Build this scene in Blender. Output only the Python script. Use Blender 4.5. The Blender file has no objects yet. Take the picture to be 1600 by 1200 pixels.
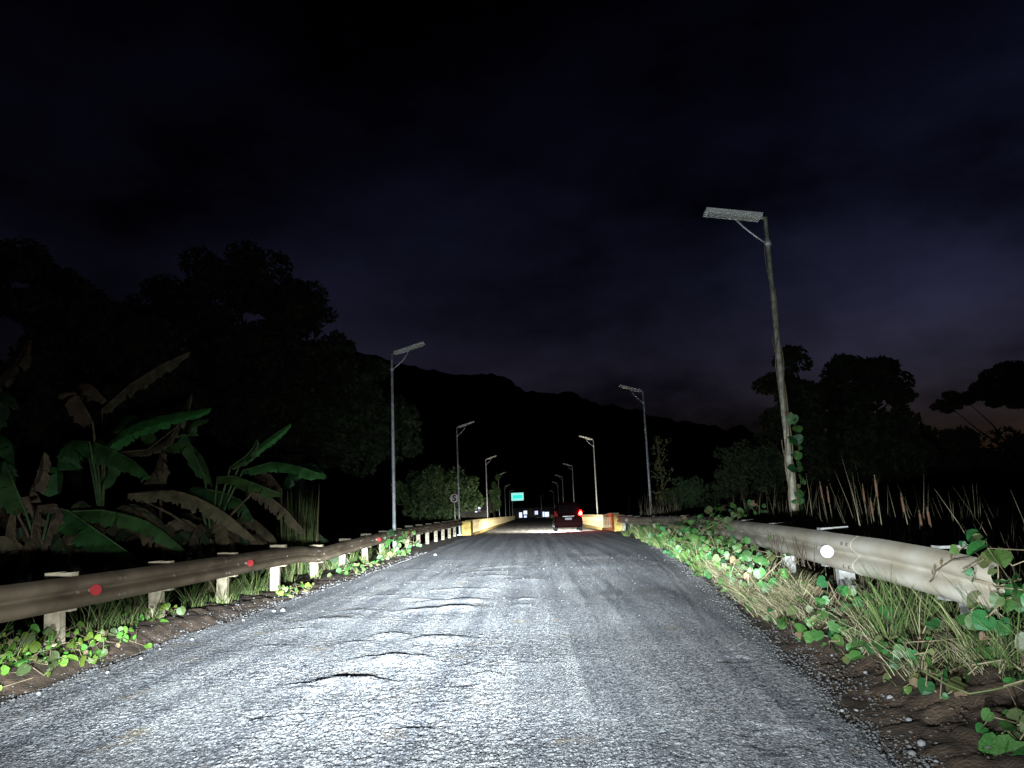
import bpy, bmesh, math, random
import numpy as np
from mathutils import Vector, Matrix

rng = np.random.default_rng(7)
random.seed(7)
S = bpy.context.scene
COL = S.collection
R = math.radians

# ------------------------------------------------------------------ camera
CH, ROLL, PITCH, YAW, FPX = 1.35, R(2.3), R(9.3696), R(0.9925), 1200.0
cam = bpy.data.cameras.new('camera'); camo = bpy.data.objects.new('camera', cam); COL.objects.link(camo)
cam.sensor_fit = 'HORIZONTAL'; cam.sensor_width = 36.0; cam.lens = 36.0 * FPX / 1600.0
cam.clip_start = 0.05; cam.clip_end = 9000
CROT = Matrix.Rotation(YAW, 3, 'Z') @ Matrix.Rotation(PITCH, 3, 'X')      # camera space: X right, Y forward, Z up
camo.matrix_world = Matrix.Translation((0, 0, CH)) @ (CROT @ Matrix.Rotation(R(90), 3, 'X') @ Matrix.Rotation(-ROLL, 3, 'Z')).to_4x4()
S.camera = camo

def ray(x, y):
    u, v = x - 800.0, 600.0 - y
    c, s = math.cos(ROLL), math.sin(ROLL)
    return CROT @ Vector((u * c + v * s, FPX, -u * s + v * c))
def at(x, y, Y):
    w = ray(x, y); return Vector((0, 0, CH)) + w * (Y / w.y)
def atz(x, y, z=0.0):
    w = ray(x, y); return Vector((0, 0, CH)) + w * ((z - CH) / w.z)

# ------------------------------------------------------------------ world: night sky with thin cloud
W = bpy.data.worlds.new('World'); S.world = W; W.use_nodes = True
nt = W.node_tree; nt.nodes.clear()
def nn(t, kind, **kw):
    n = t.nodes.new(kind)
    for k, v in kw.items(): setattr(n, k, v)
    return n
wo = nn(nt, 'ShaderNodeOutputWorld'); bg = nn(nt, 'ShaderNodeBackground')
sky = nn(nt, 'ShaderNodeTexSky', sky_type='NISHITA', sun_disc=False)
sky.sun_elevation = R(-4.0); sky.sun_rotation = R(60); sky.air_density = 1.0; sky.dust_density = 2.0
tc = nn(nt, 'ShaderNodeTexCoord')
SKY_OFF = 0.0
mp = nn(nt, 'ShaderNodeMapping'); mp.inputs['Scale'].default_value = (1, 1, 2.0); mp.inputs['Location'].default_value = (SKY_OFF, 0.0, 0.0)
no = nn(nt, 'ShaderNodeTexNoise'); no.inputs['Scale'].default_value = 1.9; no.inputs['Detail'].default_value = 7; no.inputs['Roughness'].default_value = 0.55
rp = nn(nt, 'ShaderNodeValToRGB')
rp.color_ramp.elements[0].position = 0.40; rp.color_ramp.elements[0].color = (0.02, 0.02, 0.03, 1)
rp.color_ramp.elements[1].position = 0.74; rp.color_ramp.elements[1].color = (1.0, 0.9, 1.1, 1)
mx = nn(nt, 'ShaderNodeMix', data_type='RGBA', blend_type='MULTIPLY'); mx.inputs[0].default_value = 1.0
SKY_TINT = (3.1, 3.0, 4.6, 1)
mt = nn(nt, 'ShaderNodeMix', data_type='RGBA', blend_type='MULTIPLY'); mt.inputs[0].default_value = 1.0; mt.inputs[7].default_value = SKY_TINT
L = nt.links.new
L(tc.outputs['Generated'], mp.inputs['Vector']); L(mp.outputs['Vector'], no.inputs['Vector']); L(no.outputs['Fac'], rp.inputs['Fac'])
sz_ = nn(nt, 'ShaderNodeSeparateXYZ'); L(tc.outputs['Generated'], sz_.inputs[0])
zr = nn(nt, 'ShaderNodeValToRGB'); zr.color_ramp.elements[0].position = 0.05; zr.color_ramp.elements[0].color = (1, 1, 1, 1); zr.color_ramp.elements[1].position = 0.62; zr.color_ramp.elements[1].color = (0.13, 0.13, 0.14, 1)
L(sz_.outputs['Z'], zr.inputs['Fac'])
mz = nn(nt, 'ShaderNodeMix', data_type='RGBA', blend_type='MULTIPLY'); mz.inputs[0].default_value = 1.0
L(rp.outputs['Color'], mz.inputs[6]); L(zr.outputs['Color'], mz.inputs[7])
L(sky.outputs['Color'], mt.inputs[6]); L(mt.outputs[2], mx.inputs[6]); L(mz.outputs[2], mx.inputs[7]); L(mx.outputs[2], bg.inputs['Color']); L(bg.outputs[0], wo.inputs[0])
bg.inputs['Strength'].default_value = 0.15
# faint cool sun lamp, added with no source in the sky
added_sun = bpy.data.lights.new('added_sun', 'SUN'); added_sun.energy = 0.003; added_sun.angle = R(10); added_sun.color = (0.8, 0.87, 1)
added_suno = bpy.data.objects.new('added_sun', added_sun); COL.objects.link(added_suno); added_suno.rotation_euler = (R(50), 0, R(-35))

# headlights of the car the picture is taken from (camera on its passenger side)
def spot(name, loc, target, watts, cone, blend, color, size=0.05, flat=1.0):
    l = bpy.data.lights.new(name, 'SPOT'); l.energy = watts; l.spot_size = R(cone); l.spot_blend = blend
    l.color = color; l.shadow_soft_size = size
    o = bpy.data.objects.new(name, l); COL.objects.link(o); o.location = loc
    o.rotation_euler = (Vector(target) - Vector(loc)).to_track_quat('-Z', 'Y').to_euler()
    o.scale = (1, flat, 1)
    return o
HC = (0.80, 0.91, 1.0)
def headlamp(name, loc, watts, color, vert, hor, stray, heading=(0, 1, 0)):
    """lamp with the light distribution of a low beam: vert = (elevation, intensity) stops, hor = (azimuth centre, width, floor)"""
    o = spot(name, loc, Vector(loc) + Vector(heading), watts, 165, 0.25, color, 0.05)
    l = o.data; l.use_nodes = True; t = l.node_tree; em = t.nodes['Emission']
    tcn = nn(t, 'ShaderNodeTexCoord'); sp = nn(t, 'ShaderNodeSeparateXYZ'); t.links.new(tcn.outputs['Normal'], sp.inputs[0])
    def mth(op, a, b=None):
        n = nn(t, 'ShaderNodeMath', operation=op)
        for i_, v in enumerate((a, b)):
            if v is None: continue
            if isinstance(v, (int, float)): n.inputs[i_].default_value = v
            else: t.links.new(v, n.inputs[i_])
        return n.outputs[0]
    f = mth('ABSOLUTE', sp.outputs['Z'])
    e = mth('DIVIDE', sp.outputs['Y'], f); a = mth('DIVIDE', sp.outputs['X'], f)
    mr = nn(t, 'ShaderNodeMapRange'); mr.inputs['From Min'].default_value = -0.30; mr.inputs['From Max'].default_value = 0.30
    t.links.new(e, mr.inputs['Value'])
    cr = nn(t, 'ShaderNodeValToRGB'); el = cr.color_ramp.elements; cr.color_ramp.interpolation = 'EASE'
    stops = [((v + 0.30) / 0.60, w) for v, w in vert]
    el[0].position, el[1].position = stops[0][0], stops[-1][0]
    el[0].color = (stops[0][1],) * 3 + (1,); el[1].color = (stops[-1][1],) * 3 + (1,)
    for p_, w_ in stops[1:-1]: q = el.new(p_); q.color = (w_, w_, w_, 1)
    t.links.new(mr.outputs[0], cr.inputs['Fac'])
    off_ = mth('SUBTRACT', a, hor[0])
    wm = nn(t, 'ShaderNodeMapRange'); wm.inputs['From Min'].default_value = -0.12; wm.inputs['From Max'].default_value = -0.04; wm.inputs['To Min'].default_value = hor[4]; wm.inputs['To Max'].default_value = 1.0
    t.links.new(e, wm.inputs['Value'])
    d = mth('ADD', mth('DIVIDE', mth('MAXIMUM', off_, 0.0), hor[1]), mth('DIVIDE', mth('DIVIDE', mth('MINIMUM', off_, 0.0), hor[3]), wm.outputs[0])); gs_ = mth('POWER', 2.71828, mth('MULTIPLY', mth('MULTIPLY', d, d), -1.0))
    beam_ = mth('MULTIPLY', cr.outputs['Color'], gs_)
    def bell(v, c_, w_):
        q_ = mth('DIVIDE', mth('SUBTRACT', v, c_), w_); return mth('POWER', 2.71828, mth('MULTIPLY', mth('MULTIPLY', q_, q_), -1.0))
    side = mth('ADD', mth('MULTIPLY', bell(a, 0.34, 0.24), 0.68), 0.32)
    sv = mth('MULTIPLY', mth('MULTIPLY', bell(e, 0.0, 0.13), side), hor[2])
    st_ = mth('ADD', mth('ADD', beam_, sv), mth('MULTIPLY', side, stray))
    t.links.new(st_, em.inputs['Strength'])
    return o
LOWBEAM = [(-0.30, 0.004), (-0.19, 0.009), (-0.135, 0.034), (-0.095, 0.084), (-0.065, 0.23), (-0.045, 0.58), (-0.03, 0.92), (-0.016, 0.90), (-0.006, 0.34), (0.006, 0.08), (0.02, 0.03), (0.08, 0.01), (0.30, 0.0)]
for hx in (-1.05, 0.2):
    headlamp('headlight_low_beam', (hx, 0.75, 0.72), 335000, HC, LOWBEAM, (-0.085, 0.235, 0.0105, 0.14, 4.0), 0.0030)

vs = S.view_settings
vs.view_transform = 'Standard'; vs.look = 'None'; vs.exposure = 0.0; vs.gamma = 1.0; vs.use_curve_mapping = False
S.render.engine = 'CYCLES'
S.render.resolution_x = 1024; S.render.resolution_y = 768

# ------------------------------------------------------------------ helpers
def tag(o, label=None, cat=None, group=None, kind=None):
    if label: o['label'] = label
    if cat: o['category'] = cat
    if group: o['group'] = group
    if kind: o['kind'] = kind
    return o
def empty(name, loc=(0, 0, 0), rz=0.0):
    o = bpy.data.objects.new(name, None); COL.objects.link(o); o.location = loc; o.rotation_euler = (0, 0, rz)
    o.empty_display_size = 0.2
    return o
def link(name, me, parent=None, mat=None, loc=None, rot=None, scale=None):
    o = bpy.data.objects.new(name, me); COL.objects.link(o)
    if mat is not None and len(me.materials) == 0: me.materials.append(mat)
    if parent is not None: o.parent = parent
    if loc is not None: o.location = loc
    if rot is not None: o.rotation_euler = rot
    if scale is not None: o.scale = scale
    return o
def npmesh(name, V, F, smooth=False):
    """V (n,3), F (m,k) arrays -> mesh, quickly"""
    V = np.asarray(V, np.float32); F = np.asarray(F, np.int32)
    me = bpy.data.meshes.new(name); k = F.shape[1]; m = F.shape[0]
    me.vertices.add(len(V)); me.vertices.foreach_set('co', V.ravel())
    me.loops.add(m * k); me.loops.foreach_set('vertex_index', F.ravel())
    me.polygons.add(m); me.polygons.foreach_set('loop_start', np.arange(0, m * k, k, dtype=np.int32))
    me.update(calc_edges=True)
    if smooth: me.polygons.foreach_set('use_smooth', np.ones(m, bool))
    return me
def gridmesh(name, X, Y, Z, smooth=True):
    r, c = X.shape
    V = np.stack([X, Y, Z], -1).reshape(-1, 3)
    i = np.arange(r * c).reshape(r, c)
    F = np.stack([i[:-1, :-1], i[:-1, 1:], i[1:, 1:], i[1:, :-1]], -1).reshape(-1, 4)
    return npmesh(name, V, F, smooth)
class MB:
    def __init__(s): s.v = []; s.f = []
    def add(s, vs, fs):
        o = len(s.v); s.v += [tuple(p) for p in vs]; s.f += [tuple(i + o for i in f) for f in fs]; return s
    def box(s, x0, x1, y0, y1, z0, z1, M=None):
        p = [Vector((x, y, z)) for z in (z0, z1) for y in (y0, y1) for x in (x0, x1)]
        if M is not None: p = [M @ q for q in p]
        return s.add(p, [(0, 2, 3, 1), (4, 5, 7, 6), (0, 1, 5, 4), (2, 6, 7, 3), (0, 4, 6, 2), (1, 3, 7, 5)])
    def tube(s, pts, radii, n=8, cap=True):
        pts = [Vector(p) for p in pts]
        if not hasattr(radii, '__len__'): radii = [radii] * len(pts)
        rings = []
        ref = Vector((0, 0, 1))
        for i, p in enumerate(pts):
            d = (pts[min(i + 1, len(pts) - 1)] - pts[max(i - 1, 0)]).normalized()
            a = d.cross(ref)
            if a.length < 1e-3: a = d.cross(Vector((1, 0, 0)))
            a.normalize(); b = d.cross(a).normalized()
            rings.append([p + (a * math.cos(2 * math.pi * k / n) + b * math.sin(2 * math.pi * k / n)) * radii[i] for k in range(n)])
        vs = [q for r_ in rings for q in r_]; fs = []
        for i in range(len(pts) - 1):
            for k in range(n):
                fs.append((i * n + k, i * n + (k + 1) % n, (i + 1) * n + (k + 1) % n, (i + 1) * n + k))
        if cap: fs += [tuple(range(n))[::-1], tuple((len(pts) - 1) * n + k for k in range(n))]
        return s.add(vs, fs)
    def disc(s, c, r, ax, depth, n=20):
        """solid disc centred c, facing ax"""
        ax = Vector(ax).normalized(); c = Vector(c)
        a = ax.orthogonal().normalized(); b = ax.cross(a)
        v = []
        for d in (-depth / 2, depth / 2):
            v += [c + ax * d + (a * math.cos(2 * math.pi * k / n) + b * math.sin(2 * math.pi * k / n)) * r for k in range(n)]
        f = [tuple(range(n))[::-1], tuple(range(n, 2 * n))] + [(k, (k + 1) % n, n + (k + 1) % n, n + k) for k in range(n)]
        return s.add(v, f)
    def mesh(s, name, smooth=False):
        me = bpy.data.meshes.new(name); me.from_pydata([tuple(p) for p in s.v], [], s.f); me.update()
        if smooth:
            me.polygons.foreach_set('use_smooth', np.ones(len(me.polygons), bool))
        return me
    def build(s, name, mat, parent=None, smooth=False, **kw):
        return link(name, s.mesh(name, smooth), parent, mat, **kw)
def bevel(o, w=0.01, seg=2):
    m = o.modifiers.new('bevel', 'BEVEL'); m.width = w; m.segments = seg; m.limit_method = 'ANGLE'; return o

def hashn(ix, iy, seed):
    h = (ix.astype(np.int64) * 374761393 + iy.astype(np.int64) * 668265263 + seed * 982451653) & 0x7fffffff
    h = ((h ^ (h >> 13)) * 1274126177) & 0x7fffffff
    h = h ^ (h >> 16)
    return (h & 0xffff) / 65535.0
def vnoise(x, y, scale, seed=0):
    x = np.asarray(x) / scale; y = np.asarray(y) / scale
    ix = np.floor(x); iy = np.floor(y); fx = x - ix; fy = y - iy
    fx = fx * fx * (3 - 2 * fx); fy = fy * fy * (3 - 2 * fy)
    a = hashn(ix, iy, seed); b = hashn(ix + 1, iy, seed); c = hashn(ix, iy + 1, seed); d = hashn(ix + 1, iy + 1, seed)
    return (a + (b - a) * fx + (c - a) * fy + (a - b - c + d) * fx * fy) * 2 - 1
def interp(tab):
    t = np.array(tab, float); return lambda y: np.interp(y, t[:, 0], t[:, 1])
def smooth01(t):
    t = np.clip(t, 0, 1); return t * t * (3 - 2 * t)

# ------------------------------------------------------------------ materials
def mat(name, col, rough=0.8, var=0.25, scale=8.0, bump=0.0, bscale=60.0, metal=0.0, emit=None, estr=0.0, objvar=0.0, col2=None, spec=0.3, translucent=0.0):
    m = bpy.data.materials.new(name); m.use_nodes = True; t = m.node_tree; b = t.nodes['Principled BSDF']
    b.inputs['Roughness'].default_value = rough; b.inputs['Metallic'].default_value = metal
    b.inputs['Specular IOR Level'].default_value = spec
    g = nn(t, 'ShaderNodeTexCoord'); n = nn(t, 'ShaderNodeTexNoise'); n.inputs['Scale'].default_value = scale; n.inputs['Detail'].default_value = 5
    t.links.new(g.outputs['Object'], n.inputs['Vector'])
    r = nn(t, 'ShaderNodeValToRGB'); e = r.color_ramp.elements
    c2 = col2 if col2 else tuple(min(1, c * (1 + var)) for c in col)
    e[0].position = 0.32; e[0].color = (*[c * (1 - var) for c in col], 1); e[1].position = 0.68; e[1].color = (*c2, 1)
    t.links.new(n.outputs['Fac'], r.inputs['Fac']); out = r.outputs['Color']
    if objvar:
        oi = nn(t, 'ShaderNodeObjectInfo'); hs = nn(t, 'ShaderNodeHueSaturation')
        m1 = nn(t, 'ShaderNodeMapRange'); m1.inputs['To Min'].default_value = 0.5 - 0.06 * objvar; m1.inputs['To Max'].default_value = 0.5 + 0.03 * objvar
        m2 = nn(t, 'ShaderNodeMapRange'); m2.inputs['To Min'].default_value = 1 - 0.45 * objvar; m2.inputs['To Max'].default_value = 1 + 0.45 * objvar
        ml = nn(t, 'ShaderNodeMath', operation='MULTIPLY'); ml.inputs[1].default_value = 7.31
        fr = nn(t, 'ShaderNodeMath', operation='FRACT')
        t.links.new(oi.outputs['Random'], m1.inputs['Value']); t.links.new(oi.outputs['Random'], ml.inputs[0]); t.links.new(ml.outputs[0], fr.inputs[0]); t.links.new(fr.outputs[0], m2.inputs['Value'])
        t.links.new(m1.outputs[0], hs.inputs['Hue']); t.links.new(m2.outputs[0], hs.inputs['Value']); t.links.new(out, hs.inputs['Color']); out = hs.outputs['Color']
    t.links.new(out, b.inputs['Base Color'])
    if bump:
        n2 = nn(t, 'ShaderNodeTexNoise'); n2.inputs['Scale'].default_value = bscale; n2.inputs['Detail'].default_value = 4
        t.links.new(g.outputs['Object'], n2.inputs['Vector'])
        bp = nn(t, 'ShaderNodeBump'); bp.inputs['Strength'].default_value = 1.0; bp.inputs['Distance'].default_value = bump
        t.links.new(n2.outputs['Fac'], bp.inputs['Height']); t.links.new(bp.outputs[0], b.inputs['Normal'])
    if emit:
        b.inputs['Emission Color'].default_value = (*emit, 1); b.inputs['Emission Strength'].default_value = estr
    if translucent:
        tr = nn(t, 'ShaderNodeBsdfTranslucent'); ms = nn(t, 'ShaderNodeMixShader'); ms.inputs[0].default_value = translucent
        t.links.new(out, tr.inputs['Color']); t.links.new(b.outputs[0], ms.inputs[1]); t.links.new(tr.outputs[0], ms.inputs[2])
        t.links.new(ms.outputs[0], t.nodes['Material Output'].inputs['Surface'])
    return m

def road_material():
    m = bpy.data.materials.new('worn_road'); m.use_nodes = True; t = m.node_tree; b = t.nodes['Principled BSDF']
    b.inputs['Roughness'].default_value = 0.9; b.inputs['Specular IOR Level'].default_value = 0.15
    g = nn(t, 'ShaderNodeTexCoord')
    def noise(sc, det=4, rough=0.6):
        n = nn(t, 'ShaderNodeTexNoise'); n.inputs['Scale'].default_value = sc; n.inputs['Detail'].default_value = det; n.inputs['Roughness'].default_value = rough
        t.links.new(g.outputs['Object'], n.inputs['Vector']); return n
    def ramp(src, p0, c0, p1, c1):
        r = nn(t, 'ShaderNodeValToRGB'); e = r.color_ramp.elements
        e[0].position = p0; e[0].color = (*c0, 1); e[1].position = p1; e[1].color = (*c1, 1); t.links.new(src, r.inputs['Fac']); return r
    mpg = nn(t, 'ShaderNodeMapping'); mpg.inputs['Scale'].default_value = (1.0, 0.45, 1.0); t.links.new(g.outputs['Object'], mpg.inputs['Vector'])
    vor = nn(t, 'ShaderNodeTexVoronoi'); vor.inputs['Scale'].default_value = 72; t.links.new(mpg.outputs['Vector'], vor.inputs['Vector'])
    vo2 = nn(t, 'ShaderNodeTexVoronoi'); vo2.inputs['Scale'].default_value = 130; t.links.new(mpg.outputs['Vector'], vo2.inputs['Vector'])
    sx_ = nn(t, 'ShaderNodeSeparateXYZ'); t.links.new(vor.outputs['Color'], sx_.inputs[0])
    sx2 = nn(t, 'ShaderNodeSeparateXYZ'); t.links.new(vo2.outputs['Color'], sx2.inputs[0])
    av = nn(t, 'ShaderNodeMix', data_type='FLOAT'); av.inputs[0].default_value = 0.45; t.links.new(sx_.outputs['X'], av.inputs[2]); t.links.new(sx2.outputs['X'], av.inputs[3])
    stone = ramp(av.outputs[0], 0.22, (0.045, 0.046, 0.05), 0.78, (0.66, 0.66, 0.66))
    dust = ramp(noise(1.1).outputs['Fac'], 0.35, (0.22, 0.22, 0.23), 0.7, (0.42, 0.415, 0.40))
    mx1 = nn(t, 'ShaderNodeMix', data_type='RGBA'); mx1.inputs[0].default_value = 0.32
    t.links.new(stone.outputs[0], mx1.inputs[6]); t.links.new(dust.outputs[0], mx1.inputs[7])
    mpl = nn(t, 'ShaderNodeMapping'); mpl.inputs['Scale'].default_value = (2.2, 0.07, 1.0); t.links.new(g.outputs['Object'], mpl.inputs['Vector'])
    nl = nn(t, 'ShaderNodeTexNoise'); nl.inputs['Scale'].default_value = 1.6; nl.inputs['Detail'].default_value = 5; t.links.new(mpl.outputs['Vector'], nl.inputs['Vector'])
    wear = ramp(nl.outputs['Fac'], 0.36, (0.62, 0.63, 0.66), 0.64, (1.15, 1.14, 1.12))
    mw = nn(t, 'ShaderNodeMix', data_type='RGBA', blend_type='MULTIPLY'); mw.inputs[0].default_value = 1.0
    t.links.new(mx1.outputs[2], mw.inputs[6]); t.links.new(wear.outputs[0], mw.inputs[7])
    tan = ramp(noise(1.6, 6).outputs['Fac'], 0.60, (0, 0, 0), 0.72, (0.8, 0.8, 0.8))
    mx2 = nn(t, 'ShaderNodeMix', data_type='RGBA'); t.links.new(tan.outputs[0], mx2.inputs[0])
    t.links.new(mw.outputs[2], mx2.inputs[6]); mx2.inputs[7].default_value = (0.30, 0.24, 0.16, 1)
    t.links.new(mx2.outputs[2], b.inputs['Base Color'])
    add = nn(t, 'ShaderNodeMath', operation='ADD')
    t.links.new(noise(75, 3).outputs['Fac'], add.inputs[0]); t.links.new(vor.outputs['Distance'], add.inputs[1])
    bp = nn(t, 'ShaderNodeBump'); bp.inputs['Strength'].default_value = 1.0; bp.inputs['Distance'].default_value = 0.010
    t.links.new(add.outputs[0], bp.inputs['Height']); t.links.new(bp.outputs[0], b.inputs['Normal'])
    return m
M = {}
M['road'] = road_material()
M['soil'] = mat('brown_soil', (0.060, 0.038, 0.024), 0.95, 0.45, 5.0, 0.014, 45, col2=(0.115, 0.078, 0.05))
M['terrain'] = mat('dark_terrain', (0.03, 0.04, 0.02), 0.95, 0.4, 0.4)
M['hill'] = mat('wooded_hill', (0.02, 0.03, 0.018), 0.95, 0.5, 0.03)
M['stone'] = mat('loose_stone', (0.115, 0.11, 0.105), 0.85, 0.4, 12, 0.004, 90)
M['stonebig'] = mat('pale_stone', (0.30, 0.29, 0.275), 0.85, 0.3, 14, 0.004, 90, objvar=0.5)
M['railL'] = mat('rusty_brown_beam', (0.125, 0.088, 0.05), 0.75, 0.3, 2.2, 0.0008, 90, metal=0.0, col2=(0.185, 0.135, 0.085))
M['railR'] = mat('dusty_galvanised_beam', (0.43, 0.36, 0.25), 0.7, 0.2, 1.8, 0.0012, 80, metal=0.0, col2=(0.50, 0.46, 0.38))
M['post'] = mat('cream_painted_post', (0.48, 0.40, 0.27), 0.8, 0.3, 9, 0.002, 80)
M['post_dim_dirty'] = mat('dimmed_dirty_post', (0.13, 0.105, 0.07), 0.85, 0.5, 14, 0.002, 60, col2=(0.26, 0.22, 0.15))  # far left posts: weaker beam light put into the colour, plus dirt
M['postR'] = mat('grey_white_post', (0.29, 0.28, 0.255), 0.75, 0.35, 9, 0.003, 60)
M['red_reflector'] = mat('red_reflector', (0.32, 0.03, 0.03), 0.8, 0.15, 30, spec=0.1)
M['white_reflector'] = mat('white_reflector', (0.21, 0.20, 0.175), 0.35, 0.03, 30, spec=0.6)
M['bolt'] = mat('dull_bolt', (0.25, 0.22, 0.18), 0.55, 0.3, 30, metal=0.5)
M['galv'] = mat('galvanised_pole', (0.68, 0.69, 0.68), 0.55, 0.2, 6, 0.001, 60, metal=0.3)
M['galv_old'] = mat('weathered_pole', (0.42, 0.40, 0.31), 0.75, 0.4, 8, 0.006, 40)
M['lamphead'] = mat('lamp_housing', (0.74, 0.73, 0.67), 0.6, 0.2, 6)
M['panel'] = mat('solar_cell', (0.02, 0.025, 0.05), 0.25, 0.2, 30, spec=0.6)
M['lens'] = mat('lamp_lens', (0.55, 0.55, 0.50), 0.3, 0.1, 30, spec=0.6)
M['concrete'] = mat('cream_concrete', (0.46, 0.33, 0.12), 0.85, 0.3, 2.5, 0.01, 12)
M['coping'] = mat('pale_coping', (0.44, 0.35, 0.19), 0.85, 0.25, 3, 0.006, 14)
M['yellow'] = mat('yellow_paint', (0.46, 0.30, 0.07), 0.7, 0.45, 3.5, 0.004, 14, col2=(0.60, 0.42, 0.10))
M['asphalt_deck'] = mat('deck_side', (0.2, 0.2, 0.2), 0.9)
M['leafA'] = mat('vine_leaf', (0.03, 0.115, 0.024), 0.5, 0.4, 18, objvar=1.0, spec=0.45, translucent=0.15)
M['leafB'] = mat('bright_vine_leaf', (0.085, 0.21, 0.03), 0.5, 0.35, 18, objvar=1.0, spec=0.4, translucent=0.15)
M['leafY'] = mat('pale_vine_leaf', (0.075, 0.105, 0.035), 0.5, 0.3, 14, objvar=0.8, spec=0.4, translucent=0.15)
M['leafdry'] = mat('withered_leaf', (0.15, 0.11, 0.06), 0.8, 0.35, 12, objvar=0.5)
M['vinestem'] = mat('vine_stem', (0.22, 0.17, 0.10), 0.8, 0.3, 20)
M['twig'] = mat('dry_twig', (0.10, 0.07, 0.05), 0.85, 0.3, 20)
def blade_mat(name, stops):
    m = mat(name, stops[0][1], 0.8, 0.3, 20.0, translucent=0.2); t = m.node_tree
    at_ = nn(t, 'ShaderNodeAttribute', attribute_name='rnd'); r = nn(t, 'ShaderNodeValToRGB'); e = r.color_ramp.elements
    e[0].position = stops[0][0]; e[0].color = (*stops[0][1], 1); e[1].position = stops[-1][0]; e[1].color = (*stops[-1][1], 1)
    for p_, c_ in stops[1:-1]: q = e.new(p_); q.color = (*c_, 1)
    t.links.new(at_.outputs['Fac'], r.inputs['Fac']); t.links.new(r.outputs['Color'], t.nodes['Principled BSDF'].inputs['Base Color'])
    for n_ in t.nodes:
        if n_.type == 'BSDF_TRANSLUCENT': t.links.new(r.outputs['Color'], n_.inputs['Color'])
    return m
M['grass'] = blade_mat('dry_grass', [(0.0, (0.06, 0.055, 0.025)), (0.3, (0.13, 0.14, 0.05)), (0.6, (0.28, 0.25, 0.13)), (1.0, (0.46, 0.40, 0.26))])
M['grassG'] = blade_mat('green_grass', [(0.0, (0.035, 0.06, 0.015)), (0.5, (0.08, 0.14, 0.03)), (0.8, (0.16, 0.19, 0.06)), (1.0, (0.30, 0.27, 0.15))])
M['reed'] = mat('dry_reed', (0.16, 0.15, 0.075), 0.8, 0.5, 3.0, col2=(0.30, 0.25, 0.15))
M['cattail'] = mat('cattail_head', (0.14, 0.075, 0.04), 0.9, 0.3, 20)
M['banana'] = mat('banana_leaf', (0.03, 0.10, 0.025), 0.5, 0.45, 4.0, objvar=0.9, spec=0.3, translucent=0.2)
M['bananadim'] = mat('old_banana_leaf', (0.028, 0.055, 0.022), 0.6, 0.5, 5.0, objvar=0.8, translucent=0.1)
M['bananabright'] = mat('bright_banana_leaf', (0.05, 0.20, 0.045), 0.45, 0.35, 4.0, spec=0.4, translucent=0.2)
M['bananarib'] = mat('banana_midrib', (0.07, 0.12, 0.04), 0.6, 0.3, 8)
M['bananadry'] = mat('withered_banana_leaf', (0.11, 0.085, 0.045), 0.8, 0.4, 5.0, objvar=0.5, translucent=0.1)
M['bananastem'] = mat('banana_stem', (0.13, 0.09, 0.05), 0.7, 0.5, 5.0)
M['bark'] = mat('tree_bark', (0.03, 0.025, 0.018), 0.9, 0.3, 5.0, 0.02, 14)
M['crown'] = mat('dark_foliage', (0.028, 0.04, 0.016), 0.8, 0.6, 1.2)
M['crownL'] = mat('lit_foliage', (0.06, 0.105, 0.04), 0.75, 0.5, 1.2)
M['carpaint'] = mat('glow_reddened_paint', (0.013, 0.0015, 0.002), 0.6, 0.05, 3, spec=0.03)  # near-black paint with the brake light's red glow put into its colour
M['glass'] = mat('dark_car_glass', (0.012, 0.008, 0.010), 0.2, 0.05, 3, spec=0.6)
M['rubber'] = mat('tyre_rubber', (0.018, 0.018, 0.018), 0.85, 0.2, 8)
M['rim'] = mat('wheel_rim', (0.35, 0.35, 0.36), 0.4, 0.1, 8, metal=0.6)
M['blackplastic'] = mat('black_plastic', (0.02, 0.02, 0.02), 0.6, 0.1, 8)
M['plate'] = mat('number_plate', (0.35, 0.33, 0.33), 0.5, 0.03, 8)
M['chrome'] = mat('bright_trim', (0.7, 0.7, 0.7), 0.45, 0.05, 8, metal=0.3)
M['tail_on'] = mat('brake_light_lit', (0.8, 0.05, 0.04), 0.3, 0.05, 8, emit=(1.0, 0.0022, 0.0012), estr=110)
M['tail_dim'] = mat('tail_light_dim', (0.10, 0.004, 0.004), 0.5, 0.05, 8, emit=(1.0, 0.02, 0.02), estr=0.10)
M['tail_core'] = mat('brake_bulb_core', (1, 0.7, 0.6), 0.3, 0.05, 8, emit=(1.0, 0.03, 0.02), estr=250)
M['signwhite'] = mat('sign_white', (0.40, 0.38, 0.37), 0.5, 0.06, 8)
M['signblack'] = mat('sign_black', (0.01, 0.008, 0.008), 0.6, 0.05, 8)
M['signred'] = mat('sign_red_rim', (0.16, 0.03, 0.03), 0.5, 0.1, 8)
M['gsign'] = mat('green_sign_reflection_glow', (0.02, 0.35, 0.28), 0.5, 0.05, 2, emit=(0.03, 0.80, 0.66), estr=1.1)  # reflective sign, no lamp inside; returned headlight put in as emission
M['gsignrim'] = mat('pale_sign_border_glow', (0.5, 0.8, 0.75), 0.5, 0.03, 2, emit=(0.35, 1.0, 0.9), estr=0.9)  # border emits too, standing in for reflected headlight
M['wall'] = mat('store_wall', (0.07, 0.065, 0.06), 0.9, 0.3, 0.5)
M['roof'] = mat('metal_roof', (0.10, 0.09, 0.09), 0.6, 0.3, 0.5)
M['litwin'] = mat('lit_opening', (0.6, 0.65, 0.8), 0.6, 0.2, 1.0, emit=(0.62, 0.72, 1.0), estr=1.5)
M['litwarm'] = mat('lit_warm_bulb', (0.8, 0.7, 0.4), 0.6, 0.1, 1.0, emit=(1.0, 0.78, 0.35), estr=1.2)
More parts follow.
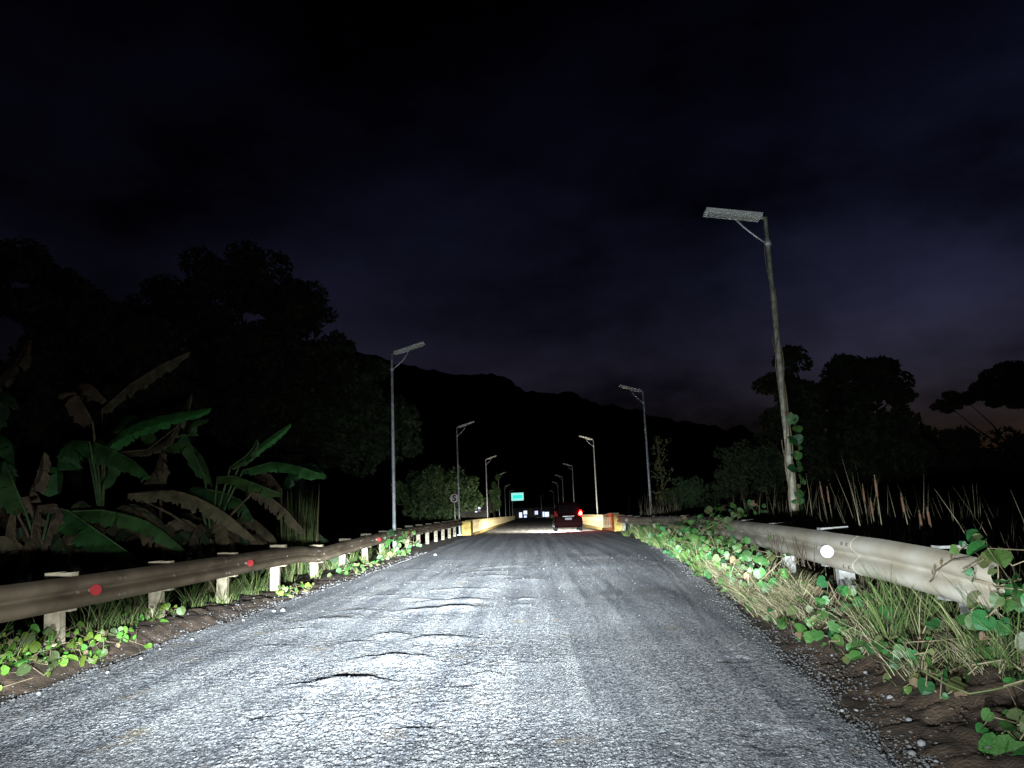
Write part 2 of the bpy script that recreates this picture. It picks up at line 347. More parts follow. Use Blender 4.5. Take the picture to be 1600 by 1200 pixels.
M['litlamp'] = mat('lit_white_window', (0.8, 0.8, 0.9), 0.6, 0.1, 1.0, emit=(0.72, 0.78, 1.0), estr=1.0)
M['truck'] = mat('dark_truck_body', (0.06, 0.045, 0.03), 0.6, 0.3, 1.0)
M['water'] = mat('dark_water', (0.01, 0.012, 0.012), 0.12, 0.1, 0.3, 0.02, 2)

# ------------------------------------------------------------------ the lie of the land
redge = interp([(0, 1.55), (3, 1.74), (4.16, 1.84), (4.96, 1.96), (5.98, 2.06), (7.9, 2.30), (11.75, 2.78), (15.95, 3.24), (23.6, 3.99), (31.8, 4.35), (46, 4.35), (600, 4.35)])
ledge = interp([(0, -4.2), (6.3, -4.27), (8, -4.33), (12.8, -4.2), (17.3, -3.95), (25.5, -3.8), (42, -3.75), (600, -3.75)])
railR = interp([(0, 3.3), (4, 3.15), (5.5, 3.05), (7.9, 3.05), (11.75, 3.45), (16, 3.95), (23.6, 4.6), (32, 4.95), (47, 4.75), (600, 4.75)])
railL = interp([(0, -4.8), (20, -4.75), (32, -4.6), (40, -4.35), (50, -4.12), (600, -4.12)])
grailR = interp([(0, 0.24), (5, 0.27), (8.6, 0.33), (17, 0.30), (26, 0.24), (35, 0.12), (46, 0.0), (60, -0.2), (600, -0.9)])
grailL = interp([(0, 0.15), (8, 0.15), (10.3, 0.17), (12.6, 0.08), (15, 0.02), (30, 0.03), (46, 0.0), (60, -0.2), (600, -0.9)])
rbase = interp([(0, 0), (46, 0), (47.5, -0.03), (50.5, -0.14), (60, -0.18), (190, -0.85), (400, -1.4), (800, -1.8)])
def verge_z(X, Y):
    X = np.asarray(X, float); Y = np.asarray(Y, float)
    rb = rbase(Y)
    er, rr, gr = redge(Y), railR(Y), grailR(Y)
    el, rl, gl = ledge(Y), railL(Y), grailL(Y)
    t = (X - er) / np.maximum(rr - er, 0.15)
    zr = np.where(t < 1, rb - 0.015 + (gr - rb + 0.015) * smooth01(t) ** 1.2, gr)
    o = X - rr
    zr = np.where(o > 0.35, gr - (gr + 0.95) * smooth01((o - 0.35) / 4.5), zr)
    t = (el - X) / np.maximum(el - rl, 0.15)
    zl = np.where(t < 1, rb - 0.015 + (gl - rb + 0.015) * smooth01(t), gl)
    o = rl - X
    zl = np.where(o > 0.45, gl - (gl + 0.95) * smooth01((o - 0.45) / 5.0), zl)
    mid = 0.5 * (er + el)
    return np.where(X > mid, zr, zl)

# transverse ripples and hollows in the left lane: (px, py, half width px, height, length)
RIP = [(545, 1062, 46, .046, .55), (478, 1068, 30, .026, .40), (612, 1025, 46, .036, .5), (610, 992, 26, .026, .4), (692, 995, 36, .035, .45),
       (690, 950, 52, .036, .55), (640, 936, 26, .014, .4), (705, 938, 44, .030, .5), (720, 921, 44, .018, .5), (775, 899, 32, .018, .6), (790, 884, 32, .018, .6),
       (760, 892, 30, .016, .6), (520, 966, 30, .016, .4), (470, 984, 30, .014, .4), (560, 952, 26, .014, .4), (600, 930, 26, .012, .4), (640, 908, 30, .014, .5),
       (560, 1005, 24, .014, .35), (820, 905, 22, .014, .4), (735, 1040, 18, .018, .25), (760, 1052, 20, .014, .25), (430, 1010, 30, .012, .3),
       (822, 936, 16, .018, .3), (815, 946, 14, .016, .25), (700, 875, 30, .014, .7), (640, 890, 26, .012, .6), (820, 1038, 16, .014, .2), (845, 868, 24, .012, .7)]
HOLE = [(655, 1125, 26, .013), (405, 1118, 18, .012), (1215, 1150, 55, .011), (1150, 1030, 26, .007), (955, 935, 22, .006), (730, 1068, 14, .012)]
def road_z(X, Y, fine=True):
    z = rbase(Y).copy() if hasattr(rbase(Y), 'copy') else rbase(Y)
    w = smooth01((30 - Y) / 14)
    z = z + 0.018 * vnoise(X, Y, 1.7, 1) * w + 0.004 * vnoise(X, Y * 0.6, 0.55, 2) * w
    if fine:
        z = z + (0.0065 * vnoise(X, Y, 0.022, 3) + 0.0012 * vnoise(X, Y, 0.06, 4)) * (0.3 + 0.7 * smooth01((24 - Y) / 16)) * (0.62 + 0.38 * smooth01((0.6 - X) / 1.5)) * (0.8 + 0.35 * vnoise(X, Y, 0.8, 6)) * (1 - 0.85 * np.exp(-((X - redge(Y) + 0.58) / 0.09) ** 2))
    for px, py, hw, a, ln in RIP:
        c = atz(px, py); hwm = hw * c.y / 1200.0 * 1.05
        dx = (X - c.x) / hwm
        Yc = c.y - 0.09 * dx * dx * (c.y / 8.0) + 0.07 * vnoise(X, np.zeros_like(X) + py, 0.30, 9) + 0.03 * vnoise(X, np.zeros_like(X) + py, 0.06, 10)
        d = Y - Yc
        prof = np.where(d < 0, smooth01(1 + d / ln), smooth01(1 - d / (0.07 + 0.006 * c.y)))
        z = z + 0.85 * a * prof * np.exp(-np.abs(dx / 1.15) ** 3) * (0.75 + 0.35 * vnoise(X, Y, 0.14, 12))
    for px, py, hw, a in HOLE:
        c = atz(px, py); r = hw * c.y / 1200.0
        q = np.hypot((X - c.x) / r, (Y - c.y) / (r * 1.2)) + 0.45 * vnoise(X, Y, 0.10, 11)
        z = z - a * smooth01((1.15 - q) / 0.5)
    # tyre grooves running along the right lane
    for off, a, wd in ((0.44, 0.004, 0.03), (0.52, -0.004, 0.03), (0.60, 0.004, 0.03), (1.55, 0.004, 0.03), (1.66, -0.004, 0.03), (1.75, 0.004, 0.03), (2.55, 0.004, 0.05), (2.7, -0.004, 0.04)):
        xo = redge(Y) - off + 0.04 * vnoise(Y, Y * 0 + off, 2.0, 5)
        z = z + a * np.exp(-((X - xo) / wd) ** 2) * w
    # loose edge
    return z

# road: rows get longer with distance
ys = [2.2]
while ys[-1] < 52: ys.append(ys[-1] + max(0.013, 0.0036 * ys[-1]))
while ys[-1] < 600: ys.append(ys[-1] + max(0.5, 0.03 * ys[-1]))
ys = np.array(ys); us = np.linspace(0, 1, 430)
YY, UU = np.meshgrid(ys, us, indexing='ij')
l0 = ledge(YY) - 0.12 + 0.10 * vnoise(YY, YY * 0, 0.7, 21) + 0.05 * vnoise(YY, YY * 0, 0.2, 22)
r0 = redge(YY) + 0.08 + 0.07 * vnoise(YY, YY * 0 + 5, 0.6, 23) + 0.035 * vnoise(YY, YY * 0 + 5, 0.15, 24)
far = YY > 47
l0 = np.where(far, ledge(YY), l0); r0 = np.where(far, redge(YY), r0)
XX = l0 + (r0 - l0) * UU
ZZ = road_z(XX, YY)
edge = np.minimum(UU, 1 - UU) * (r0 - l0)
ZZ = ZZ - 0.05 * smooth01(1 - edge / 0.16)
tag(link('road', gridmesh('road', XX, YY, ZZ), None, M['road']), kind='structure')

def verge(name, side):
    ys = [2.2]
    while ys[-1] < 60: ys.append(ys[-1] + max(0.028, 0.0075 * ys[-1]))
    ys = np.array(ys)
    o = [-0.45]
    while o[-1] < 9: o.append(o[-1] + (0.022 if o[-1] < 1.3 else 0.25))
    o = np.array(o); YY, OO = np.meshgrid(ys, o, indexing='ij')
    XX = (redge(YY) + OO) if side > 0 else (ledge(YY) - OO)
    ZZ = verge_z(XX, YY)
    k = smooth01((OO + 0.1) / 0.5)
    ZZ = ZZ + (0.030 * vnoise(XX, YY, 0.30, 31) + 0.024 * vnoise(XX, YY, 0.11, 32) + 0.014 * vnoise(XX, YY, 0.05, 33)) * (0.35 + 0.65 * k) * smooth01((40 - YY) / 20)
    ZZ = np.where(OO < 0, ZZ - 0.05 - 0.2 * np.clip(-OO - 0.12, 0, 1), ZZ)
    me = gridmesh(name, XX, YY, ZZ)
    if side < 0: me.flip_normals()
    return tag(link(name, me, None, M['soil']), kind='structure')
verge('right_verge', 1); verge('left_verge', -1)

# surrounding terrain down to the horizon, below the verges
xs = np.concatenate([-np.geomspace(4000, 9, 30), np.linspace(-8, 8, 5), np.geomspace(9, 4000, 30)])
yt = np.concatenate([np.array([-300, -60, -10]), np.linspace(0, 60, 13), np.geomspace(70, 5000, 30)])
YY, XX = np.meshgrid(yt, xs, indexing='ij')
ZZ = -0.98 + 0.12 * vnoise(XX, YY, 9, 41) - 1.3 * smooth01((YY - 40) / 120) - 0.9 * smooth01((8.5 - np.abs(XX)) / 2)
tag(link('ground', gridmesh('ground', XX, YY, ZZ), None, M['terrain']), kind='structure')

# wooded hill behind: ridge heights taken along its crest
prof = [(-200, 640), (100, 600), (300, 560), (420, 545), (520, 548), (600, 567), (650, 584), (700, 595), (722, 600), (742, 595), (765, 595), (785, 596), (800, 600), (820, 612), (850, 618), (880, 620), (900, 626), (930, 636), (1000, 650), (1050, 664), (1090, 672), (1140, 682), (1200, 694), (1300, 704), (1450, 712), (1600, 716), (1800, 720)]
HY = 900.0
hp = [at(x, y, HY) for x, y in prof]
hx = np.array([p.x for p in hp]); hz = np.array([p.z for p in hp])
xs = np.linspace(-900, 900, 640); yh = np.linspace(430, 1500, 70)
YY, XX = np.meshgrid(yh, xs, indexing='ij')
crest = np.interp(XX, hx, hz)
fall = np.where(YY < HY, smooth01((YY - 430) / (HY - 430)) ** 1.1, smooth01((1500 - YY) / (1500 - HY)))
ZZ = -4 + (crest + 4) * fall + (6 * vnoise(XX, YY, 60, 51) + 4.5 * vnoise(XX, YY, 18, 52) + 3.2 * vnoise(XX, YY, 8, 53)) * smooth01((YY - 440) / 200)
tag(link('hill', gridmesh('hill', XX, YY, ZZ), None, M['hill']), kind='structure')

# ------------------------------------------------------------------ guard rails
WP = [(0.000, 0.000), (0.040, 0.018), (0.074, 0.045), (0.085, 0.075), (0.076, 0.103), (0.040, 0.128), (0.014, 0.143), (0.006, 0.155), (0.014, 0.167), (0.040, 0.182), (0.076, 0.207), (0.085, 0.235), (0.074, 0.265), (0.040, 0.292), (0.000, 0.310)]
def beam(xf, zf, y0, y1, sgn, hh, jitter):
    """corrugated W section between y0 and y1; sgn = direction to the road; zf = height of the top edge"""
    n = max(4, int((y1 - y0) / 0.18)); V = []; F = []
    P = [(a, b * hh / 0.31) for a, b in WP]
    for th in (0.0, 0.004):
        for i in range(n + 1):
            y = y0 + (y1 - y0) * i / n
            for a, b in P:
                dent = 0.004 * float(vnoise(np.array([y]), np.array([b * 3]), 0.7, 61)[0])
                V.append((float(xf(y)) + sgn * (a - th + dent + jitter), y, float(zf(y)) - hh + b))
    k = len(P); m = (n + 1) * k
    for s_ in (0, 1):
        for i in range(n):
            for j in range(k - 1):
                q = (s_ * m + i * k + j, s_ * m + i * k + j + 1, s_ * m + (i + 1) * k + j + 1, s_ * m + (i + 1) * k + j)
                F.append(q if (s_ == 0) == (sgn < 0) else q[::-1])
    def cap(*q):                                                # rim faces get vertices of their own so the folds shade cleanly
        o_ = len(V); V.extend(V[z_] for z_ in q); F.append(tuple(range(o_, o_ + len(q))))
    for i in range(n):
        for j in (0, k - 1): cap(i * k + j, (i + 1) * k + j, m + (i + 1) * k + j, m + i * k + j)
    for i in (0, n):
        for j in range(k - 1): cap(i * k + j, i * k + j + 1, m + i * k + j + 1, m + i * k + j)
    me = bpy.data.meshes.new('rail_beam'); me.from_pydata(V, [], F); me.polygons.foreach_set('use_smooth', [k_ < 2 * n * (k - 1) for k_ in range(len(F))]); me.update(); return me
def guardrail(label, sgn, xf, ztop, gz, posts, cuts, hh, mb, mp0, refl, rmat, block_top):
    root = empty('guardrail', (float(xf(posts[0])), posts[0], float(gz(posts[0]))))
    tag(root, label, 'guardrail')
    o0 = Vector(root.location)
    for i in range(len(cuts) - 1):
        me = beam(xf, ztop, cuts[i] - 0.12, cuts[i + 1] + 0.12, sgn, hh, 0.006 * (i % 2))
        link('rail_beam', me, root, mb, loc=-o0)
        if i:
            for dz in (0.07, hh - 0.08):
                for dy in (-0.06, 0.06):
                    y = cuts[i] + dy
                    MB().disc((float(xf(y)) + sgn * 0.092, y, float(ztop(y)) - hh + dz), 0.016, (sgn, 0, 0), 0.02, 8).build('bolt', M['bolt'], root, loc=-o0)
    pm = MB(); w = 0.075                                        # channel-section post, open to the back
    for a in ((-w, w, -0.006, 0.006), (-w, -w + 0.008, 0.0061, 0.10), (w - 0.008, w, 0.0061, 0.10)):
        pm.box(a[0], a[1], a[2], a[3], -0.5, 0.0)
    for k, y in enumerate(posts):
        x = float(xf(y)) - sgn * 0.0; g = float(gz(y)); zt = float(ztop(y)) + block_top[k % len(block_top)]
        h = zt - g + 0.35
        lean = random.uniform(-0.05, 0.05); ly = random.uniform(-0.03, 0.03)
        p = MB()
        p.box(-0.082, 0.082, -0.05, -0.042, -h, 0); p.box(-0.082, -0.074, -0.0419, 0.05, -h, 0); p.box(0.074, 0.082, -0.0419, 0.05, -h, 0)
        mp = mp0 if y < 19 or sgn < 0 else M['post_dim_dirty']
        p.build('post', mp, root, loc=Vector((x - sgn * 0.225, y, zt)) - o0, rot=(ly, lean, 0))
        b = MB(); b.box(-0.066, 0.066, -0.07, -0.062, -hh - 0.02 - block_top[k % len(block_top)], 0); b.box(-0.066, -0.058, -0.0619, 0.05, -hh - 0.02 - block_top[k % len(block_top)], 0); b.box(0.058, 0.066, -0.0619, 0.05, -hh - 0.02 - block_top[k % len(block_top)], 0)
        b.box(-0.0579, 0.0579, -0.0619, 0.05, -0.008, -0.001)
        b.build('spacer_block', mp, root, loc=Vector((x - sgn * 0.073, y, zt - 0.004)) - o0, rot=(0, random.uniform(-0.02, 0.02), 0))
        MB().disc((x + sgn * 0.022, y, zt - block_top[k % len(block_top)] - hh / 2), 0.018, (sgn, 0, 0), 0.02, 8).build('bolt', M['bolt'], root, loc=-o0)
    for (y, r) in refl:
        c = (float(xf(y)) + sgn * 0.10, y, float(ztop(y)) - hh * 0.5)
        d = MB(); d.disc(c, r, (sgn * 0.45, -1, 0), 0.012, 20)
        ro = d.build('reflector', rmat, root, loc=-o0)
        s_ = MB(); s_.box(c[0] - 0.10 * (sgn > 0) , c[0] + 0.10 * (sgn < 0), c[1] + 0.008, c[1] + 0.012, c[2] - 0.02, c[2] + 0.02)
        s_.build('bracket', M['bolt'], ro)
    return root
ztopL = interp([(0, 0.88), (7, 0.87), (8, 0.86), (10, 0.85), (12.2, 0.84), (14.6, 0.83), (16, 0.81), (17.2, 0.72), (18, 0.715), (18.9, 0.74), (22.3, 0.81), (29.6, 0.88), (36, 0.90), (46.5, 0.92), (50, 0.92)])
ztopR = interp([(4, 0.86), (5.14, 0.88), (5.9, 0.94), (6.9, 0.98), (8.3, 1.01), (11.3, 1.02), (17, 1.01), (26, 0.97), (35, 0.84), (41.4, 0.86), (47, 0.86)])
postsL = [5.8, 8.15, 10.34, 12.6, 15.11, 17.78, 20.48, 22.95, 25.47, 28.0, 30.45, 32.9, 35.4, 37.9, 40.4, 42.9, 45.4]
guardrail('rusty brown corrugated guardrail with cream posts and red reflectors on the left roadside', 1, railL, ztopL, grailL, postsL,
          [4.9, 8.9, 12.0, 17.1, 21.2, 25.4, 29.5, 33.7, 37.9, 42.0, 46.6], 0.33, M['railL'], M['post'],
          [(8.35, 0.058), (12.9, 0.055), (23.5, 0.06), (28.6, 0.06)], M['red_reflector'], [0.035, 0.045, 0.03, 0.03, 0.06, 0.05])
postsR = [6.04, 8.6, 11.2, 13.8, 16.4, 19.0, 21.6, 24.2, 26.8, 29.4, 32.0, 34.6, 37.2, 39.8, 42.4]
guardrail('pale dusty corrugated guardrail overgrown with grass and vines on the right roadside', -1, railR, ztopR, grailR, postsR,
          [5.35, 7.5, 11.6, 15.8, 20.0, 24.2, 28.4, 32.6, 36.8, 41.0, 44.0], 0.36, M['railR'], M['postR'],
          [(7.95, 0.062), (39.0, 0.08)], M['white_reflector'], [0.02, 0.03, 0.015])

# ------------------------------------------------------------------ bridge parapets
def parapet(label, x, y0, y1, sgn):
    root = empty('bridge_parapet', (x, y0, float(rbase(y0)))); tag(root, label, 'parapet'); o0 = Vector(root.location)
    ysg = np.arange(y0 + 1.6, y1, 4.0)
    def strip(xa, xb, za, zb, ya, yb, name, m):
        b = MB(); n = max(1, int((yb - ya) / 8)); V = []; F = []
        for i in range(n + 1):
            y = ya + (yb - ya) * i / n; r = float(rbase(y))
            V += [(xa, y, r + za), (xb, y, r + za), (xb, y, r + zb), (xa, y, r + zb)]
        for i in range(n):
            for k in range(4): F.append((i * 4 + k, i * 4 + (k + 1) % 4, i * 4 + 4 + (k + 1) % 4, i * 4 + 4 + k))
        F += [(3, 2, 1, 0), tuple(n * 4 + k for k in range(4))]
        b.add(V, F); o = b.build(name, m, root, loc=-o0); return o
    strip(x - 0.10, x + 0.10, -0.6, 0.82, y0 + 1.4, y1, 'wall', M['concrete'])
    strip(x - 0.17, x + 0.17, 0.82, 0.93, y0 + 1.4, y1, 'coping', M['coping'])
    strip(x - 0.28, x + 0.28, -0.6, 0.16, y0 + 1.4, y1, 'plinth', M['concrete'])
    e = MB(); e.box(-0.30, 0.30, 0, 1.4, -0.6, 0.90); eb = e.build('end_block', M['yellow'], root); bevel(eb, 0.04)
    pm = MB().box(-0.19, 0.19, -0.17, 0.17, 0.1603, 1.0).mesh('baluster_post'); pm.materials.append(M['coping'])
    rest = MB()
    y = y0 + 1.9; k = 0
    while y < y1:
        if k < 60: link('baluster_post', pm, root, loc=(0, y - y0, float(rbase(y)) - o0.z))
        else: rest.box(-0.19, 0.19, y - y0 - 0.16, y - y0 + 0.16, 0.1603 + float(rbase(y)) - o0.z, 1.0 + float(rbase(y)) - o0.z)
        y += 1.1; k += 1
    tag(rest.build('far_baluster_posts', M['coping'], root), kind='stuff')
    return root
parapet('cream bridge parapet with yellow end block on the left behind the round S sign', -4.05, 48.5, 190, 1)
parapet('bright ribbed bridge parapet with yellow end block beside the car ahead', 4.85, 43.0, 190, -1)

# ------------------------------------------------------------------ street lamps
def lamp_meshes(tilt):
    H = 7.0; m = {}
    m['pole'] = MB().tube([(0, 0, -0.6), (0, 0, 2), (0, 0, H)], [0.062, 0.058, 0.045], 12).mesh('pole', True)
    m['base'] = MB().box(-0.16, 0.16, -0.16, 0.16, -0.05, 0.02).mesh('base_plate')
    T = Matrix.Translation((0.0, 0, H - 0.02)) @ Matrix.Rotation(-tilt, 4, 'Y')
    m['head'] = MB().box(0.10, 1.22, -0.17, 0.17, -0.025, 0.05, T).mesh('lamp_head')
    m['panel'] = MB().box(0.14, 1.18, -0.15, 0.15, 0.0502, 0.056, T).mesh('solar_panel')
    m['lens'] = MB().box(0.72, 1.16, -0.13, 0.13, -0.045, -0.0252, T).mesh('lamp_lens')
    arm = [T @ Vector((0.02, 0, 0.012)), T @ Vector((0.35, 0, -0.055)), T @ Vector((0.68, 0, -0.06))]
    m['arm'] = MB().tube([(0, 0, H - 0.12)] + arm, 0.028, 8).mesh('arm', True)
    e = T @ Vector((0.66, 0, -0.03))
    m['brace'] = MB().tube([(0.03, 0, H - 0.55), (0.26, 0, H - 0.36), (0.45, 0, H - 0.18), e], 0.017, 8).mesh('brace', True)
    m['clamp'] = MB().tube([(0, 0, H - 0.60), (0, 0, H - 0.50)], 0.068, 12).mesh('clamp', True)
    return m
MATS = {'pole': 'galv', 'base': 'galv', 'head': 'lamphead', 'panel': 'panel', 'lens': 'lens', 'arm': 'galv', 'brace': 'chrome', 'clamp': 'chrome'}
NM = {'pole': 'pole', 'base': 'base_plate', 'head': 'lamp_head', 'panel': 'solar_panel', 'lens': 'lamp_lens', 'arm': 'arm', 'brace': 'brace', 'clamp': 'clamp'}
std = lamp_meshes(R(17))
for k, me in std.items(): me.materials.append(M[MATS[k]])
near = lamp_meshes(R(9))
for k, me in near.items(): me.materials.append(M['galv_old'] if k in ('pole', 'base', 'arm') else M[MATS[k]])
def lamp(x, y, z, right, label, meshes=std, rz=0.0, s=1.0):
    root = empty('street_lamp', (x, y, z), (math.pi if right else 0) + rz); root.scale = (s, s, s)
    tag(root, label, 'street lamp', 'solar street lamps along the road')
    for k, me in meshes.items(): link(NM[k], me, root)
    return root
ORD = ['nearest', 'second', 'third', 'fourth', 'fifth', 'sixth', 'seventh']
RL = [(5.0, 14.91, 0.0), (5.9, 38.33, 0.0), (5.45, 63.8, -0.1), (5.6, 99.5, -0.25), (5.5, 128.7, -0.4), (5.7, 156.9, -0.5), (6.6, 216.5, -0.8)]
LL = [(-4.68, 26.6, 0.0), (-4.66, 50.7, -0.05), (-4.5, 81.2, -0.2), (-4.5, 112.6, -0.4), (-5.2, 161.9, -0.55), (-5.25, 196.2, -0.8)]
RLAB = ['tall weathered street lamp with vine-covered pole, largest on the right', 'second street lamp on the right, plain grey pole behind the leafy guardrail',
        'third street lamp on the right, rising behind the bridge parapet beside the red glow', 'fourth street lamp on the right, just above the roof of the car ahead',
        'fifth street lamp on the right, small, above the left of the car ahead', 'sixth street lamp on the right, seen left of the car ahead', 'farthest and smallest street lamp on the right, above the lit store']
LLAB = ['nearest and tallest street lamp on the left, behind the brown guardrail', 'second street lamp on the left, beside the round S sign', 'third street lamp on the left, behind the bridge parapet right of the lit tree',
        'fourth street lamp on the left, behind the bridge parapet', 'fifth street lamp on the left, small, left of the green sign', 'farthest street lamp on the left, touching the green sign']
for i, (x, y, z) in enumerate(RL): lamp(x, y, z, True, RLAB[i], near if i == 0 else std, random.uniform(-0.06, 0.06))
for i, (x, y, z) in enumerate(LL): lamp(x, y, z, False, LLAB[i], std, random.uniform(-0.06, 0.06))

# ------------------------------------------------------------------ signs
sg = empty('road_sign', (-5.32, 54.5, -0.6)); tag(sg, 'round white sign with a black letter S on a thin post left of the bridge', 'road sign')
MB().tube([(0, 0.05, -0.2), (0, 0.05, 3.2)], 0.03, 8).build('post', M['galv'], sg, True)
MB().disc((0, 0, 2.98), 0.325, (0, -1, 0), 0.02, 28).build('rim', M['signred'], sg)
MB().disc((0, -0.013, 2.98), 0.30, (0, -1, 0), 0.01, 28).build('plate', M['signwhite'], sg)
cu = bpy.data.curves.new('S', 'FONT'); cu.body = 'S'; cu.size = 0.58; cu.extrude = 0.004; cu.offset = 0.022; cu.align_x = 'CENTER'; cu.align_y = 'CENTER'
tmp = bpy.data.objects.new('tmp', cu); COL.objects.link(tmp)
bpy.context.view_layer.update()
me = bpy.data.meshes.new_from_object(tmp.evaluated_get(bpy.context.evaluated_depsgraph_get())); bpy.data.objects.remove(tmp)
me.materials.clear(); me.materials.append(M['signblack'])
link('letter', me, sg, loc=(0, -0.024, 2.97), rot=(R(90), 0, 0))

gs = empty('direction_sign', (at(801, 800, 212).x, 212, -1.0)); tag(gs, 'reflective blue-green rectangular direction sign over the far end of the road', 'road sign')
c = at(808.5, 776, 212); c = Vector((c.x - gs.location.x, 0, c.z + 1.0))
MB().tube([(0, 0.2, -0.5), (0, 0.2, c.z - 0.9)], 0.10, 10).build('post', M['galv'], gs, True)
MB().tube([(0, 0.2, c.z - 1.1), (2.9, 0.2, c.z - 1.1)], 0.07, 8).build('arm', M['galv'], gs, True)
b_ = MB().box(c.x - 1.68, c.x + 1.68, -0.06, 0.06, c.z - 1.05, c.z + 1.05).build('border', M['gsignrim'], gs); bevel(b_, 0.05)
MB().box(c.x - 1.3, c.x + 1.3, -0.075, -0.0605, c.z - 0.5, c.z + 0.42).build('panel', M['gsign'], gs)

# ------------------------------------------------------------------ the car ahead
def car(loc):
    root = empty('car', loc); tag(root, 'dark car seen from behind with its right brake light glaring', 'car')
    HW = 0.84
    def loft(name, secs, m, parent=root, seg=None):
        """secs: list of (y, [(x,z)...half outline from bottom centre to top centre])"""
        V = []; F = []; n = None
        for y, h in secs:
            full = h + [(-x, z) for x, z in h[::-1]]
            n = len(full); V += [(x, y if not callable(y) else y(z), z) for x, z in full]
        for i in range(len(secs) - 1):
            for k in range(n): F.append((i * n + k, i * n + (k + 1) % n, (i + 1) * n + (k + 1) % n, (i + 1) * n + k))
        F += [tuple(range(n))[::-1], tuple((len(secs) - 1) * n + k for k in range(n))]
        b = MB(); b.add(V, F); o = b.build(name, m, parent, False); return o
    def sec(w, z0, z1): return [(w * 0.55, z0), (w * 0.93, z0 + 0.03), (w * 0.99, z0 + 0.18), (w, z0 + (z1 - z0) * 0.5), (w * 0.985, z1 - 0.08), (w * 0.95, z1)]
    body = loft('body', [(0.0, sec(HW * 0.88, 0.36, 0.92)), (0.07, sec(HW * 0.96, 0.30, 1.02)), (0.35, sec(HW, 0.26, 1.06)), (1.3, sec(HW, 0.24, 1.05)), (2.6, sec(HW, 0.24, 1.02)), (3.3, sec(HW * 0.98, 0.25, 0.94)), (3.9, sec(HW * 0.93, 0.28, 0.84)), (4.1, sec(HW * 0.82, 0.34, 0.72))], M['carpaint'])
    bevel(body, 0.05, 3)
    def gsec(wb, wt, z0, z1): return [(wb * 0.5, z0), (wb, z0), (wb * 0.6 + wt * 0.4, z0 + (z1 - z0) * 0.45), (wt, z1 - 0.06), (wt * 0.85, z1), (wt * 0.4, z1 + 0.015)]
    cab = loft('cabin', [(0.05, gsec(0.79, 0.74, 1.0, 1.06)), (0.16, gsec(0.80, 0.68, 1.0, 1.38)), (0.30, gsec(0.80, 0.66, 1.0, 1.66)), (0.9, gsec(0.80, 0.66, 1.0, 1.72)), (1.9, gsec(0.80, 0.66, 1.0, 1.71)), (2.35, gsec(0.79, 0.64, 1.0, 1.60)), (3.1, gsec(0.77, 0.72, 0.98, 1.02))], M['carpaint'])
    bevel(cab, 0.05, 3)
    MB().add([(-0.60, 0.035, 1.09), (0.60, 0.035, 1.09), (0.54, 0.20, 1.56), (-0.54, 0.20, 1.56), (-0.60, 0.10, 1.09), (0.60, 0.10, 1.09), (0.54, 0.26, 1.56), (-0.54, 0.26, 1.56)],
             [(0, 1, 2, 3), (7, 6, 5, 4), (0, 4, 5, 1), (2, 6, 7, 3), (1, 5, 6, 2), (0, 3, 7, 4)]).build('rear_window', M['glass'], root)
    for s_ in (-1, 1):
        MB().add([(s_ * 0.795, 0.55, 1.10), (s_ * 0.795, 2.6, 1.10), (s_ * 0.70, 2.2, 1.55), (s_ * 0.70, 0.65, 1.58)], [(0, 1, 2, 3)]).build('side_window', M['glass'], root)
        w = MB(); w.box(s_ * 0.80 - 0.07, s_ * 0.80 + 0.07 , 2.45, 2.55, 1.02, 1.14)
        w.box(s_ * 0.93 - 0.09, s_ * 0.93 + 0.09, 2.40, 2.52, 1.02, 1.18); bevel(w.build('door_mirror', M['carpaint'], root), 0.02)
        for y in (0.72, 3.25):
            wh = MB(); wh.tube([(s_ * 0.64, y, 0.31), (s_ * 0.655, y, 0.31), (s_ * 0.835, y, 0.31), (s_ * 0.85, y, 0.31)], [0.26, 0.31, 0.31, 0.27], 24)
            wo_ = wh.build('wheel', M['rubber'], root)
            MB().disc((s_ * 0.853, y, 0.31), 0.20, (s_, 0, 0), 0.012, 18).build('rim', M['rim'], wo_)
    sp = MB(); sp.box(-0.60, 0.60, 0.10, 0.42, 1.665, 1.70); bevel(sp.build('spoiler', M['carpaint'], root), 0.015)
    bp = MB(); bp.add([(-0.82, -0.06, 0.34), (0.82, -0.06, 0.34), (0.84, 0.1, 0.34), (-0.84, 0.1, 0.34), (-0.82, -0.07, 0.60), (0.82, -0.07, 0.60), (0.845, 0.1, 0.62), (-0.845, 0.1, 0.62), (-0.76, -0.02, 0.26), (0.76, -0.02, 0.26), (0.8, 0.1, 0.24), (-0.8, 0.1, 0.24)],
                      [(0, 1, 5, 4), (4, 5, 6, 7), (8, 9, 1, 0), (1, 2, 6, 5), (3, 0, 4, 7), (9, 10, 2, 1), (11, 8, 0, 3), (11, 10, 9, 8), (2, 3, 7, 6), (10, 11, 3, 2)])
    bevel(bp.build('bumper', M['carpaint'], root), 0.025, 3)
    MB().box(-0.20, 0.20, -0.03, -0.012, 0.70, 0.82).build('number_plate', M['plate'], root)
    MB().box(-0.34, 0.34, -0.03, 0.0, 0.885, 0.915).build('trim_strip', M['chrome'], root)
    for s_ in (-1, 1):
        t = MB(); t.add([(s_ * 0.60, -0.02, 0.93), (s_ * 0.825, 0.03, 0.91), (s_ * 0.80, 0.09, 1.22), (s_ * 0.70, 0.05, 1.22), (s_ * 0.60, 0.08, 0.93), (s_ * 0.82, 0.22, 0.91), (s_ * 0.79, 0.22, 1.22), (s_ * 0.70, 0.18, 1.22)],
                        [(0, 1, 2, 3), (4, 7, 6, 5), (0, 4, 5, 1), (3, 2, 6, 7), (1, 5, 6, 2), (0, 3, 7, 4)])
        tl = t.build('tail_light', M['tail_on'] if s_ > 0 else M['tail_dim'], root)
